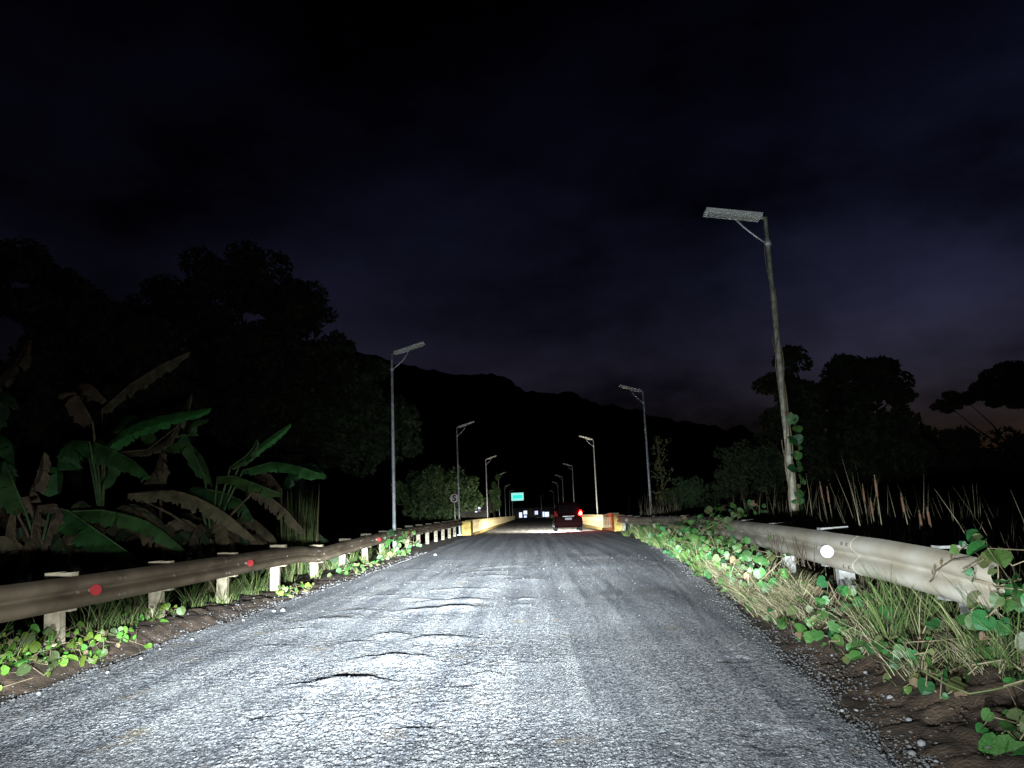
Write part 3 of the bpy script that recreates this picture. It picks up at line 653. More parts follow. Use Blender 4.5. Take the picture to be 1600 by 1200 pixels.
        tl['label'] = 'glaring lit red tail light' if s_ > 0 else 'dim red tail light'
        if s_ > 0: MB().disc((0.73, -0.016, 1.05), 0.085, (0, -1, 0), 0.02, 16).build('bulb', M['tail_core'], tl)
    for s_ in (-1, 1):
        MB().disc((s_ * 0.58, 4.07, 0.66), 0.09, (0, 1, 0), 0.06, 14).build('headlight', M['lens'], root)
        headlamp('car_headlight_beam', (loc[0] + s_ * 0.58, loc[1] + 4.16, loc[2] + 0.66), 62000, (1.0, 0.94, 0.78), [(-0.30, 0.35), (-0.15, 0.6), (-0.09, 0.8), (-0.05, 1.0), (-0.02, 0.9), (0.02, 0.35), (0.12, 0.1), (0.30, 0.04)], (-0.15, 0.24, 0.03, 0.34, 1.3), 0.035)
    return root
car((2.22, 46.3, 0.0))

# ------------------------------------------------------------------ far end of the road
st = empty('roadside_store', (1.5, 262, -1.6)); tag(st, 'low roadside store with brightly lit openings at the far end of the road', 'building')
MB().box(-7.5, 7.5, 0, 7, 0, 3.6).build('wall', M['wall'], st)
MB().add([(-8, -1.4, 3.5), (8, -1.4, 3.5), (8, 7.4, 4.4), (-8, 7.4, 4.4), (-8, -1.4, 3.62), (8, -1.4, 3.62), (8, 7.4, 4.52), (-8, 7.4, 4.52)], [(3, 2, 1, 0), (4, 5, 6, 7), (0, 1, 5, 4), (2, 3, 7, 6), (1, 2, 6, 5), (0, 4, 7, 3)]).build('roof', M['roof'], st)
for (x0, x1, z0, z1) in ((-5.4, -4.4, 0.6, 2.3), (-3.9, -2.7, 1.6, 2.8), (-3.8, -2.9, 0.5, 1.2), (-0.5, 0.2, 1.4, 2.6), (0.4, 0.9, 1.4, 2.6), (2.5, 3.1, 0.4, 2.2), (3.25, 4.6, 0.4, 2.1)):
    w = MB().box(x0, x1, -0.06, -0.01, z0, z1).build('lit_opening', M['litwin'], st)
    MB().box(x0 - 0.08, x0 - 0.002, -0.09, -0.005, z0 - 0.08, z1 + 0.08).build('frame', M['wall'], w)
MB().disc((-1.6, -0.3, 2.4), 0.28, (0, -1, 0), 0.2, 12).build('bulb', M['litwarm'], st)
tr = empty('parked_truck', (0.2, 246, -1.35)); tag(tr, 'dark boxy truck parked in front of the far lit store', 'truck')
bevel(MB().box(-1.1, 1.1, 0, 4.2, 0.7, 2.5).build('cargo_box', M['truck'], tr), 0.05)
bevel(MB().box(-1.0, 1.0, 4.3, 5.9, 0.5, 2.2).build('cab', M['truck'], tr), 0.15)
for sx in (-0.85, 0.85):
    for sy in (0.9, 4.9): MB().tube([(sx - 0.12, sy, 0.42), (sx + 0.12, sy, 0.42)], 0.42, 16).build('wheel', M['rubber'], tr)
bw = empty('low_barrier', (3.6, 240, -1.3)); tag(bw, 'low white barrier across the road before the far store', 'barrier')
for i in range(4): bevel(MB().box(-1.9 + i * 1.0, -0.98 + i * 1.0, -0.15, 0.15, 0, 0.45).build('block', M['signwhite'], bw), 0.05)
for (px, py, Y, nm) in ((845, 773, 235, 'slim far utility pole standing above the lit store'),):
    t = at(px, py, Y); up = empty('utility_pole', (t.x, Y, -1.4)); tag(up, nm, 'pole')
    MB().tube([(0, 0, -0.3), (0, 0, t.z + 1.4)], [0.14, 0.09], 8).build('pole', M['galv'], up, True)
    MB().box(-0.7, 0.7, -0.05, 0.05, t.z + 0.9, t.z + 1.02).build('crossarm', M['bark'], up)
    for sx in (-0.6, 0.0, 0.6): MB().tube([(sx, 0, t.z + 1.025), (sx, 0, t.z + 1.2)], 0.05, 6).build('insulator', M['plate'], up)
hs = empty('small_house', (at(746, 797, 95).x, 95, -1.6)); tag(hs, 'tiny dark house with two lit windows between the lit tree and the lamps', 'house')
MB().box(-2.2, 1.3, 0, 4, 0, 3.2).build('wall', M['wall'], hs)
MB().add([(-2.6, -0.5, 3.1), (1.7, -0.5, 3.1), (1.7, 4.5, 3.1), (-2.6, 4.5, 3.1), (-2.6, 2, 4.3), (1.7, 2, 4.3)], [(0, 1, 5, 4), (3, 4, 5, 2), (0, 4, 3), (1, 2, 5), (3, 2, 1, 0)]).build('roof', M['roof'], hs)
for px, py, w, h in ((744, 798, .13, .2), (749, 795.5, .14, .24)):
    p = at(px, py, 94.97); MB().box(p.x - hs.location.x - w, p.x - hs.location.x + w, -0.05, -0.01, p.z + 1.6 - h, p.z + 1.6 + h).build('window', M['litlamp'], hs)
hu = empty('garden_hut', (at(88, 858, 24).x, 24, -0.95)); tag(hu, 'dark hut with a small bluish light glimpsed between the banana leaves', 'hut')
MB().box(-1.6, 1.6, 0.0, 2.6, 0, 2.4).build('wall', M['wall'], hu)
MB().add([(-2, -0.6, 2.3), (2, -0.6, 2.3), (2, 3.1, 2.3), (-2, 3.1, 2.3), (-2, 1.3, 3.2), (2, 1.3, 3.2)], [(0, 1, 5, 4), (3, 4, 5, 2), (0, 4, 3), (1, 2, 5), (3, 2, 1, 0)]).build('roof', M['roof'], hu)
p = at(88, 858, 23.9); p = Vector((p.x - hu.location.x, -0.1, p.z + 0.95))
for q in ([(-.07, -.11), (.05, -.10), (.08, .05), (.02, .13), (-.10, .04)], [(-.20, -.30), (-.13, -.30), (-.12, -.22), (-.19, -.22)], [(.20, .18), (.30, .18), (.29, .24), (.21, .24)]):
    V = [(p.x + a, yy, p.z + b) for yy in (-.06, -.03) for a, b in q]; n_ = len(q)
    MB().add(V, [tuple(range(n_)), tuple(range(2 * n_ - 1, n_ - 1, -1))] + [(k, n_ + k, n_ + (k + 1) % n_, (k + 1) % n_) for k in range(n_)]).build('lit_window', M['litlamp'], hu)


# ------------------------------------------------------------------ trees
def leaf_cloud(centres, radii, n, size, seed, flat=1.0):
    g = np.random.default_rng(seed); centres = np.array(centres, float); radii = np.array(radii, float)
    w = radii ** 2; idx = g.choice(len(centres), n, p=w / w.sum())
    d = g.normal(size=(n, 3)); d /= np.linalg.norm(d, axis=1)[:, None]
    r = radii[idx] * (0.55 + 0.5 * g.random(n) ** 0.5)
    P = centres[idx] + d * r[:, None] * np.array([1, 1, flat])
    return cards(P, size, g)
def cards(P, size, g):
    n = len(P); a = g.normal(size=(n, 3)); a /= np.linalg.norm(a, axis=1)[:, None]
    b = np.cross(a, g.normal(size=(n, 3))); b /= np.linalg.norm(b, axis=1)[:, None]
    s = size * (0.6 + 0.8 * g.random(n))[:, None]
    V = np.stack([P - a * s, P + b * s * 0.45, P + a * s, P - b * s * 0.45], 1).reshape(-1, 3)
    F = np.arange(n * 4).reshape(n, 4); return V, F
def tree(name, label, base, blobs, n, size, mcrown, seed, trunk_r=0.25, flat=0.8, group=None, limbs=None):
    base = Vector(base); root = empty(name, base); tag(root, label, 'tree', group)
    g = random.Random(seed); C = []; Rr = []
    for (x, y, z, r) in blobs:
        c = Vector((x, y, z)) - base
        for k in range(11):
            C.append((c.x + g.uniform(-.7, .7) * r, c.y + g.uniform(-.7, .7) * r, c.z + g.uniform(-.6, .6) * r * flat)); Rr.append(r * g.uniform(0.25, 0.5))
    V, F = leaf_cloud(C, Rr, n, size, seed, flat)
    link('crown', npmesh('crown', V, F), root, mcrown)
    t = MB(); top = Vector((0, 0, 0))
    mean = sum((Vector(b[:3]) for b in blobs), Vector()) / len(blobs) - base
    fork = Vector((mean.x * 0.35, mean.y * 0.35, mean.z * 0.5))
    t.tube([(0, 0, -0.4), fork * 0.5 + Vector((0.1, 0, 0)), fork], [trunk_r * 1.25, trunk_r, trunk_r * 0.75], 10)
    for b in (blobs if limbs is None else blobs[:limbs]):
        e = Vector(b[:3]) - base; mid = (fork + e) / 2 + Vector((g.uniform(-.3, .3), 0, g.uniform(-.2, .5)))
        t.tube([fork, mid, e], [trunk_r * 0.42, trunk_r * 0.22, trunk_r * 0.06], 6)
    t.build('trunk', M['bark'], root, True)
    return root
def blob(px, py, Y, rpx, dy=0.0): p = at(px, py, Y + dy); return (p.x, Y + dy, p.z, rpx * Y / 1200.0)
gz0 = -1.0
tree('broadleaf_tree', 'huge black tree rising behind the nearest left street lamp', (at(470, 800, 36).x, 36, gz0),
     [blob(430, 450, 36, 62), blob(360, 440, 37, 66), blob(270, 470, 38, 76), blob(450, 520, 36, 70), blob(530, 640, 36, 60), blob(430, 620, 36, 80), blob(480, 470, 36, 58), blob(500, 560, 36, 60), blob(400, 560, 36, 80), blob(560, 600, 36, 55), blob(600, 650, 36, 52), blob(615, 690, 36, 45), blob(560, 700, 36, 60), blob(480, 680, 36, 80), blob(380, 660, 37, 80), blob(340, 520, 37, 70), blob(300, 610, 38, 80)],
     44000, 0.16, M['crown'], 101, 0.45, group='trees by the road')
tree('broadleaf_tree', 'black tree filling the left edge behind the banana plants', (at(120, 800, 30).x, 30, gz0),
     [blob(120, 480, 30, 90), blob(30, 560, 30, 90), blob(200, 560, 30, 90), blob(100, 640, 30, 90), blob(250, 640, 30, 80), blob(10, 430, 30, 80)], 24000, 0.17, M['crown'], 102, 0.35, group='trees by the road')
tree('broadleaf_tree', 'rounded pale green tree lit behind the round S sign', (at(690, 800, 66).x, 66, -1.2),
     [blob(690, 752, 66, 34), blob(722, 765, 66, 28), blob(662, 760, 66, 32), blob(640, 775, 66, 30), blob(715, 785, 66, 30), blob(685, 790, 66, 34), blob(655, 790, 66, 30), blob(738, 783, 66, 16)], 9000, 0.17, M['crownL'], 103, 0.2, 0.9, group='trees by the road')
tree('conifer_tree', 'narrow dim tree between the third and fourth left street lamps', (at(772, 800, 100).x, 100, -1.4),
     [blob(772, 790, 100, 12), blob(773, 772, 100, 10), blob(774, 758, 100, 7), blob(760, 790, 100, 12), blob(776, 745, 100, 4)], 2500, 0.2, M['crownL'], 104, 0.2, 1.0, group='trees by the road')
tree('broadleaf_tree', 'large dark tree right of the vine-covered lamp pole', (at(1300, 800, 42).x, 42, gz0),
     [blob(1310, 590, 42, 42), blob(1370, 590, 42, 42), blob(1270, 620, 42, 42), blob(1395, 620, 42, 34), blob(1340, 650, 42, 60), blob(1280, 690, 42, 60), blob(1370, 700, 42, 60), blob(1225, 700, 42, 40), blob(1320, 750, 42, 70), blob(1235, 560, 42, 30), blob(1215, 600, 42, 34), blob(1250, 640, 42, 40), blob(1340, 600, 42, 50), blob(1230, 660, 42, 44), blob(1410, 720, 42, 40), blob(1400, 670, 42, 40), blob(1320, 700, 42, 60)],
     32000, 0.17, M['crown'], 105, 0.4, group='trees by the road')
tree('spreading_tree', 'flat-topped dark tree at the right edge against the sky', (at(1600, 800, 60).x, 60, gz0),
     [blob(1480, 632, 60, 22), blob(1505, 622, 60, 26), blob(1535, 618, 60, 32), blob(1555, 602, 60, 36), blob(1585, 590, 60, 40), blob(1615, 580, 60, 42), blob(1660, 590, 60, 44), blob(1580, 625, 60, 30), blob(1610, 620, 60, 36)], 22000, 0.18, M['crown'], 106, 0.22, 0.5, group='trees by the road', limbs=2)
tree('broadleaf_tree', 'long dark thicket of low trees under the flat-topped tree', (at(1500, 800, 50).x, 50, gz0),
     [blob(1450, 690, 50, 40), blob(1500, 700, 50, 40), blob(1550, 700, 50, 42), blob(1600, 705, 50, 44), blob(1470, 740, 50, 50), blob(1560, 750, 50, 60), blob(1640, 720, 50, 60), blob(1430, 770, 50, 50)], 7000, 0.22, M['crown'], 107, 0.3, group='trees by the road')
tree('shrub', 'rounded dim green shrub left of the vine-covered lamp pole', (at(1160, 810, 31).x, 31, -0.9),
     [blob(1150, 720, 31, 36), blob(1185, 705, 31, 32), blob(1130, 745, 31, 34), blob(1175, 755, 31, 45), blob(1205, 730, 31, 34), blob(1140, 780, 31, 40), blob(1200, 780, 31, 40)], 6000, 0.10, M['crown'], 108, 0.1, group='trees by the road')
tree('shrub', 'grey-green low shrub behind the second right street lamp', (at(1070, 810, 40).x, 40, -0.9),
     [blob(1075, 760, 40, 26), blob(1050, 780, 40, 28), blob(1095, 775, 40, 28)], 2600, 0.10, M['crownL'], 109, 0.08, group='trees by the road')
# ------------------------------------------------------------------ banana plants
def banana_leaf(pts, width, tatter, seed, fold=0.35, sideways=None):
    """blade along spine pts (world), cut into strips where the wind has torn it"""
    g = random.Random(seed); pts = [Vector(p) for p in pts]
    # resample by Catmull-like subdivision
    n = 44; P = []
    m = len(pts) - 1
    for i in range(n + 1):
        t = i / n * m; k = min(int(t), m - 1); f = t - k
        p0, p1, p2, p3 = pts[max(k - 1, 0)], pts[k], pts[k + 1], pts[min(k + 2, m)]
        P.append(0.5 * ((2 * p1) + (p2 - p0) * f + (2 * p0 - 5 * p1 + 4 * p2 - p3) * f * f + (3 * p1 - p0 - 3 * p2 + p3) * f ** 3))
    V = []; F = []
    for s_ in (-1, 1):
        i = 0
        while i < n:
            j = min(n, i + (g.randint(1, 2) if g.random() < tatter else g.randint(3, 7)))
            droop = g.uniform(0, tatter) * 1.1; shrink = 1 - g.uniform(0, tatter) * 0.45
            base = len(V)
            for q in range(i, j + 1):
                t = q / n; w = width * (math.sin(math.pi * min(1, t * 1.02 + 0.05)) ** 0.45) * (1 if t < .96 else .55) * (1 + 0.13 * math.sin(q * 2.1 + seed) * math.sin(q * 0.7 + seed * 2))
                d = (P[min(q + 1, n)] - P[max(q - 1, 0)]).normalized()
                side = sideways.copy() if sideways else d.cross(Vector((0, 0, 1)))
                side = (side - d * side.dot(d)); side.normalize(); up = side.cross(d)
                a = fold + droop
                qq = q if tatter < 0.2 else (i + (q - i) * 0.86 + (j - i) * 0.05)
                o = side * s_ * math.cos(a) - up * math.sin(a) * (1 if up.z > 0 else -1)
                if droop > 0.4: o = (o + Vector((0, 0, -droop * 0.6))).normalized()
                V += [P[q], P[q] + o * w * 0.55 * shrink, P[q] + (o + Vector((0, 0, -0.15 - droop * 0.5))).normalized() * w * shrink]
            for q in range(j - i):
                for c in (0, 1):
                    a0 = base + q * 3 + c
                    f = (a0, a0 + 1, a0 + 4, a0 + 3); F.append(f if s_ > 0 else f[::-1])
            i = j
    b = MB(); b.add(V, F)
    return b, P
def banana(label, base, stem_h, leaves, stem_r=0.11, lean=(0, 0)):
    base = Vector(base); root = empty('banana_plant', base); tag(root, label, 'banana plant', 'banana plants behind the left guardrail')
    top = Vector((lean[0], lean[1], stem_h))
    MB().tube([(0, 0, -0.2), top * 0.5, top], [stem_r * 1.2, stem_r, stem_r * 0.7], 12).build('stem', M['bananastem'], root, True)
    for k, (px, Y, width, tatter, dry, fold) in enumerate(leaves):
        pts = [at(x, y, Y if not hasattr(Y, '__len__') else Y[i]) for i, (x, y) in enumerate(px)]
        b, P = banana_leaf(pts, width * 1.35, max(tatter, 0.45) if dry is not None else tatter, hash((label, k)) % 1000 if False else 300 + k * 17 + len(label), fold)
        o = b.build('leaf', M['bananadry'] if dry else M['bananabright'] if dry is None else M['banana'], root, True, loc=-base)
        if dry: o['label'] = 'withered brown banana leaf'
        st_ = MB(); first = Vector(P[0]); st_.tube([base + top * 0.97, (base + top + first) / 2 + Vector((0, 0, 0.05)), first, P[13], P[27], P[40]], [0.035, 0.028, 0.022, 0.016, 0.011, 0.006], 6)
        st_.build('midrib', M['bananastem'] if dry else M['bananarib'], o, True)
    g = random.Random(len(label) * 7 + 1)
    for k in range(20):                                    # older leaves hanging all round
        a = g.uniform(0, 6.283); ln = g.uniform(1.3, 2.3); rise = g.uniform(0.0, 0.5); c0 = base + top
        d = Vector((math.cos(a), math.sin(a) * 0.8, 0))
        pts = [c0 + d * 0.15 + Vector((0, 0, 0.1)), c0 + d * ln * 0.4 + Vector((0, 0, rise)), c0 + d * ln * 0.75 + Vector((0, 0, rise * 0.5 - 0.2)), c0 + d * ln * 0.95 + Vector((0, 0, -0.55 - g.random() * 0.5))]
        dry = g.random() < 0.5
        b, P = banana_leaf(pts, g.uniform(0.2, 0.34), g.uniform(0.5, 0.9), g.randint(0, 9999), g.uniform(0.4, 0.9))
        o = b.build('leaf', M['bananadry'] if dry else M['bananadim'], root, True, loc=-base)
        MB().tube([c0, P[8], P[20], P[34], P[42]], [0.03, 0.02, 0.014, 0.009, 0.005], 6).build('midrib', M['bananastem'], o, True)
    return root
Yb = 15.6
banana('banana plant with one big bright green leaf, left of centre among the bananas', (at(150, 860, Yb).x, Yb, -0.75), 2.2, [
    ([(165, 700), (200, 668), (260, 648), (342, 636)], 15.37, 0.272, 0.12, None, 0.5),
    ([(160, 640), (210, 596), (260, 566), (304, 546)], 15.78, 0.204, 0.85, 1, 0.9),
    ([(150, 690), (180, 705), (215, 725), (240, 752)], 15.10, 0.272, 0.15, 0, 0.4),
    ([(145, 660), (120, 612), (140, 600), (172, 632)], 15.37, 0.299, 0.4, 1, 0.7),
    ([(140, 690), (110, 690), (90, 720), (92, 780)], 14.96, 0.462, 0.45, 0, 0.25),
    ([(150, 710), (240, 700), (280, 660), (302, 606)], 16.59, 0.122, 0.5, 1, 0.8),
    ([(135, 700), (160, 690), (170, 720), (150, 775)], 15.50, 0.340, 0.4, 0, 0.3),
], lean=(0.1, 0))
banana('banana plant with torn drooping leaves right of the bright green leaf', (at(330, 850, 17.0).x, 17.0, -0.75), 1.75, [
    ([(375, 725), (400, 700), (430, 678), (458, 659)], 17.14, 0.163, 0.05, None, 0.5),
    ([(360, 730), (385, 712), (395, 700), (402, 684)], 16.73, 0.136, 0.05, 0, 0.5),
    ([(380, 735), (430, 722), (480, 733), (513, 745)], 16.73, 0.218, 0.15, 0, 0.5),
    ([(340, 745), (370, 745), (410, 760), (447, 775)], 16.46, 0.204, 0.5, 0, 0.6),
    ([(200, 770), (280, 768), (350, 800), (408, 850)], 15.78, 0.231, 0.9, 1, 0.9),
    ([(395, 770), (420, 775), (450, 800), (482, 838)], 16.59, 0.218, 0.85, 1, 0.9),
    ([(300, 760), (350, 770), (380, 785), (400, 820)], 17.00, 0.272, 0.6, 0, 0.7),
    ([(320, 745), (295, 690), (300, 660), (330, 655)], 17.41, 0.190, 0.4, 0, 0.5),
], stem_r=0.1)
banana('banana plant with limp dark leaves low over the left guardrail', (at(60, 880, 13.8).x, 13.8, -0.7), 1.5, [
    ([(80, 790), (110, 800), (160, 835), (225, 880)], 13.60, 0.326, 0.25, 0, 0.4),
    ([(90, 800), (170, 798), (240, 820), (300, 870)], 14.01, 0.218, 0.5, 0, 0.7),
    ([(50, 800), (45, 770), (60, 740), (70, 700)], 13.74, 0.190, 0.3, 1, 0.6),
    ([(40, 800), (15, 740), (5, 720), (-20, 760)], 13.60, 0.354, 0.4, 0, 0.4),
    ([(55, 795), (50, 830), (45, 870), (40, 900)], 13.46, 0.190, 0.8, 1, 1.0),
    ([(60, 790), (90, 790), (75, 830), (60, 880)], 13.33, 0.163, 0.8, 1, 1.0),
    ([(20, 790), (10, 830), (5, 860), (10, 900)], 13.46, 0.190, 0.8, 1, 1.0),
])
banana('banana plant cut by the left picture edge with dim upper leaves', (at(-40, 860, 17.4).x, 17.4, -0.75), 2.6, [
    ([(-40, 680), (-10, 640), (10, 610), (25, 640)], 17.41, 0.340, 0.4, 0, 0.5),
    ([(-40, 660), (0, 590), (30, 560), (48, 525)], 17.41, 0.245, 0.6, 1, 0.7),
    ([(-40, 690), (0, 680), (20, 700), (25, 770)], 16.86, 0.408, 0.3, 0, 0.3),
])

banana('dim banana plant standing behind the gap between the two nearer plants', (at(250, 850, 20).x, 20.0, -0.85), 2.0, [
    ([(250, 700), (230, 660), (200, 650), (170, 680)], 20.0, 0.3, 0.5, 0, 0.5), ([(255, 700), (290, 690), (320, 720), (335, 770)], 20.0, 0.3, 0.6, 0, 0.6), ([(250, 705), (240, 740), (215, 770), (200, 810)], 19.7, 0.3, 0.7, 1, 0.7)])
banana('dim banana plant nearest the tuft of upright reeds', (at(440, 840, 21).x, 21.0, -0.85), 1.5, [
    ([(440, 760), (460, 730), (490, 725), (515, 750)], 21.0, 0.28, 0.6, 0, 0.6), ([(440, 765), (420, 740), (395, 745), (380, 780)], 21.0, 0.28, 0.6, 1, 0.6)])
# ------------------------------------------------------------------ vines with heart-shaped leaves
def heart_mesh(name, m, cup, seed):
    g = random.Random(seed)
    out = [(0.0, -0.02), (0.24, -0.12), (0.48, 0.02), (0.58, 0.30), (0.50, 0.60), (0.28, 0.84), (0.0, 0.96)]
    V = [(0, 0.0, 0), (0, 0.35, -0.02), (0, 0.7, -0.05), (0, 0.98, -0.14)]
    F = []
    for s_ in (1, -1):
        b = len(V)
        for x, y in out[1:6]:
            V.append((s_ * x * g.uniform(.93, 1.05), y, cup * x + g.uniform(-.02, .03) - 0.10 * max(0, y - 0.4)))
        q = [(0, b, b + 1), (0, b + 1, b + 2, 1), (1, b + 2, b + 3, 2), (2, b + 3, b + 4, 3)]
        F += [f if s_ > 0 else f[::-1] for f in q]
    me = MB().add(V, F).mesh(name); me.materials.append(m); return me
HEART = [heart_mesh('leaf', M['leafA'], 0.22, 1), heart_mesh('leaf', M['leafA'], 0.08, 2), heart_mesh('leaf', M['leafA'], -0.12, 3)]
HEARTB = [heart_mesh('leaf', M['leafB'], 0.2, 11), heart_mesh('leaf', M['leafB'], 0.0, 12), heart_mesh('leaf', M['leafB'], -0.1, 13)]
HEARTY = [heart_mesh('leaf', M['leafY'], 0.25, 4), heart_mesh('leaf', M['leafY'], 0.0, 5)]
HEARTD = [heart_mesh('leaf', M['leafdry'], 0.6, 6)]
def vine(label, spots, size, seed, yellow=0.12, dry=0.04, up=0.55, stem=True, stemr=0.005, face=(-0.1, -1.0), base=None):
    """spots: world points of leaves in growing order"""
    g = random.Random(seed); spots = [Vector(p) for p in spots]
    root = empty('creeping_vine', spots[0]); tag(root, label, 'vine'); o0 = spots[0]
    for p in spots:
        u = g.random(); pool = HEARTD if u < dry else HEARTY if u < dry + yellow else (base or HEART)
        nrm = Vector((face[0] + g.gauss(0, .6), face[1] * (1 - up) * 1.6 + g.gauss(0, .55), up * 1.3 + g.gauss(0, .45))).normalized()
        tip = Vector((g.gauss(0, .7), g.gauss(0, .4) - 0.2, -0.55 + g.gauss(0, .35)))
        tip = (tip - nrm * tip.dot(nrm)).normalized(); side = tip.cross(nrm)
        s_ = size * (0.4 + 0.9 * g.random() ** 1.3)
        m = Matrix((side, tip, nrm)).transposed().to_4x4()
        o = link('leaf', g.choice(pool), root); o.matrix_local = Matrix.Translation(p - o0) @ m @ Matrix.Scale(s_, 4)
    if stem:
        b = MB(); k = 0
        while k < len(spots) - 2:
            seg = spots[k:k + g.randint(3, 6)]
            seg = [q - o0 + Vector((g.gauss(0, .02), g.gauss(0, .02), -0.02)) for q in seg]
            if len(seg) > 1 and max((seg[i + 1] - seg[i]).length for i in range(len(seg) - 1)) < size * 9: MB().tube(seg, stemr, 5).build('stem', M['vinestem'], root, True)
            k += max(1, len(seg) - 1)
    return root
def ground_spots(n, xr, yr, hmax, seed, sort='x'):
    g = random.Random(seed); out = []
    for _ in range(n):
        y = g.uniform(*yr); x = (xr(y) if callable(xr) else g.uniform(*xr)) if not isinstance(xr, tuple) else g.uniform(*xr)
        out.append((x, y, float(verge_z(x, y)) + 0.02 + hmax * g.random() ** 1.3))
    # short hops: nearest-neighbour order
    order = [out.pop(0)]
    while out:
        l = Vector(order[-1]); i = min(range(len(out)), key=lambda q: (Vector(out[q]) - l).length); order.append(out.pop(i))
    return order
def rr(a, b): return lambda y: railR(y) * 0 + random.uniform(float(railR(y)) + a, float(railR(y)) + b)
def rl(a, b): return lambda y: random.uniform(float(railL(y)) + a, float(railL(y)) + b)
# right side, from near to far
vine('leafy vine hanging over the near end of the right guardrail', ground_spots(150, rr(-0.22, 0.5), (4.7, 5.5), 0.80, 201), 0.105, 201, up=0.3)
vine('big-leaved creeper lying in the bottom right corner of the shoulder', ground_spots(34, (2.35, 3.0), (3.95, 4.55), 0.14, 202), 0.13, 202, 0.3, up=0.7)
vine('creeper with dusty round leaves on the dirt below the near right post', ground_spots(55, (2.4, 3.0), (4.8, 5.9), 0.18, 203), 0.085, 203, 0.2)
vine('creeper climbing round the near post under the right guardrail', ground_spots(26, rr(-0.62, -0.3), (5.5, 6.7), 0.16, 204), 0.085, 204, 0.15)
vine('dark glossy creeper beside the second post of the right guardrail', ground_spots(75, rr(-0.62, -0.08), (6.5, 8.4), 0.26, 205), 0.09, 205, 0.15)
vine('few low leaves on the dirt edge before the tall dry grass', ground_spots(14, lambda y: random.uniform(float(redge(y)) + .15, float(redge(y)) + .45), (8.4, 10.5), 0.08, 206), 0.085, 206, 0.3)
vine('creeper scattered through the dry grass in front of the right guardrail', ground_spots(190, rr(-0.62, -0.05), (9.5, 15.0), 0.55, 207), 0.11, 207, 0.2, up=0.4)
vine('dense leafy vine heap swallowing the middle of the right guardrail', ground_spots(290, rr(-0.75, 0.12), (14.0, 21.0), 0.85, 208), 0.14, 208, 0.2, up=0.4)
vine('dense low vine along the far stretch of the right guardrail', ground_spots(160, rr(-0.7, 0.25), (21.0, 30.0), 0.75, 209), 0.15, 209, 0.25, up=0.4)
vine('vine mound growing behind the right guardrail near the lamp pole', ground_spots(70, rr(0.25, 1.2), (15.5, 22.0), 1.05, 210), 0.17, 210, 0.2, up=0.4)
vine('lone leafy sprig standing behind the right guardrail among the reeds', [(float(railR(y)) + 0.5 + 0.1 * i, y, 0.80 + 0.06 * (i % 3)) for i, y in enumerate((7.4, 7.45, 7.55, 7.6))], 0.15, 211, 0.3, up=0.5)
pole_sp = []
for i in range(26):
    z = 0.9 + i * 0.085 + random.uniform(-.04, .04)
    a = random.uniform(-2.6, 0.6); pole_sp.append((5.0 + 0.10 * math.cos(a) + (0.08 if z > 1.6 else 0.02), 14.91 + 0.10 * math.sin(a) - 0.05, z))
vine('green vine leaves climbing the weathered lamp pole on the right', pole_sp, 0.17, 212, 0.1, 0.05, up=0.15)
pv = [o for o in COL.objects if o.name.startswith('creeping_vine') and o.get('label', '').startswith('green vine leaves climbing')][0]
for ph, rad, zt in ((0.0, 0.075, 6.6), (1.9, 0.085, 4.6), (3.6, 0.075, 5.6), (5.0, 0.10, 2.6)):
    pts_ = [(5.0 + rad * math.cos(ph + z * 1.5 + 0.5 * math.sin(z * 3)), 14.91 + rad * math.sin(ph + z * 1.5 + 0.5 * math.sin(z * 3)), z) for z in np.arange(0.1, zt, 0.12)]
    MB().tube([Vector(q) - Vector(pv.location) for q in pts_], [0.022 - 0.014 * i_ / len(pts_) for i_ in range(len(pts_))], 6).build('climbing_stem', M['vinestem'], pv, True)
# left side
vine('bright green creeper round the nearest left post', ground_spots(210, (-5.3, -4.42), (6.1, 8.3), 0.24, 213), 0.088, 213, 0.12, base=HEARTB, stemr=0.003)
vine('bright creeper edging the road in front of the nearest left post', ground_spots(48, (-4.75, -4.36), (7.0, 9.0), 0.10, 214), 0.08, 214, 0.15, base=HEARTB, stemr=0.003)
vine('small green creeper at the foot of the second left post', ground_spots(30, rl(-0.35, 0.12), (9.6, 10.7), 0.20, 215), 0.085, 215, 0.2, base=HEARTB, stemr=0.003)
vine('low creeper by the road edge near the fourth left post', ground_spots(34, (-4.75, -4.25), (13.6, 15.6), 0.14, 216), 0.10, 216, 0.2, base=HEARTB)
vine('creeper between the fifth and seventh left posts', ground_spots(34, (-4.75, -4.1), (17.5, 22.0), 0.18, 217), 0.12, 217, 0.4)
vine('vine draped over the far left guardrail', ground_spots(70, rl(0.0, 0.45), (23.5, 29.5), 0.8, 218), 0.15, 218, 0.25, up=0.4)

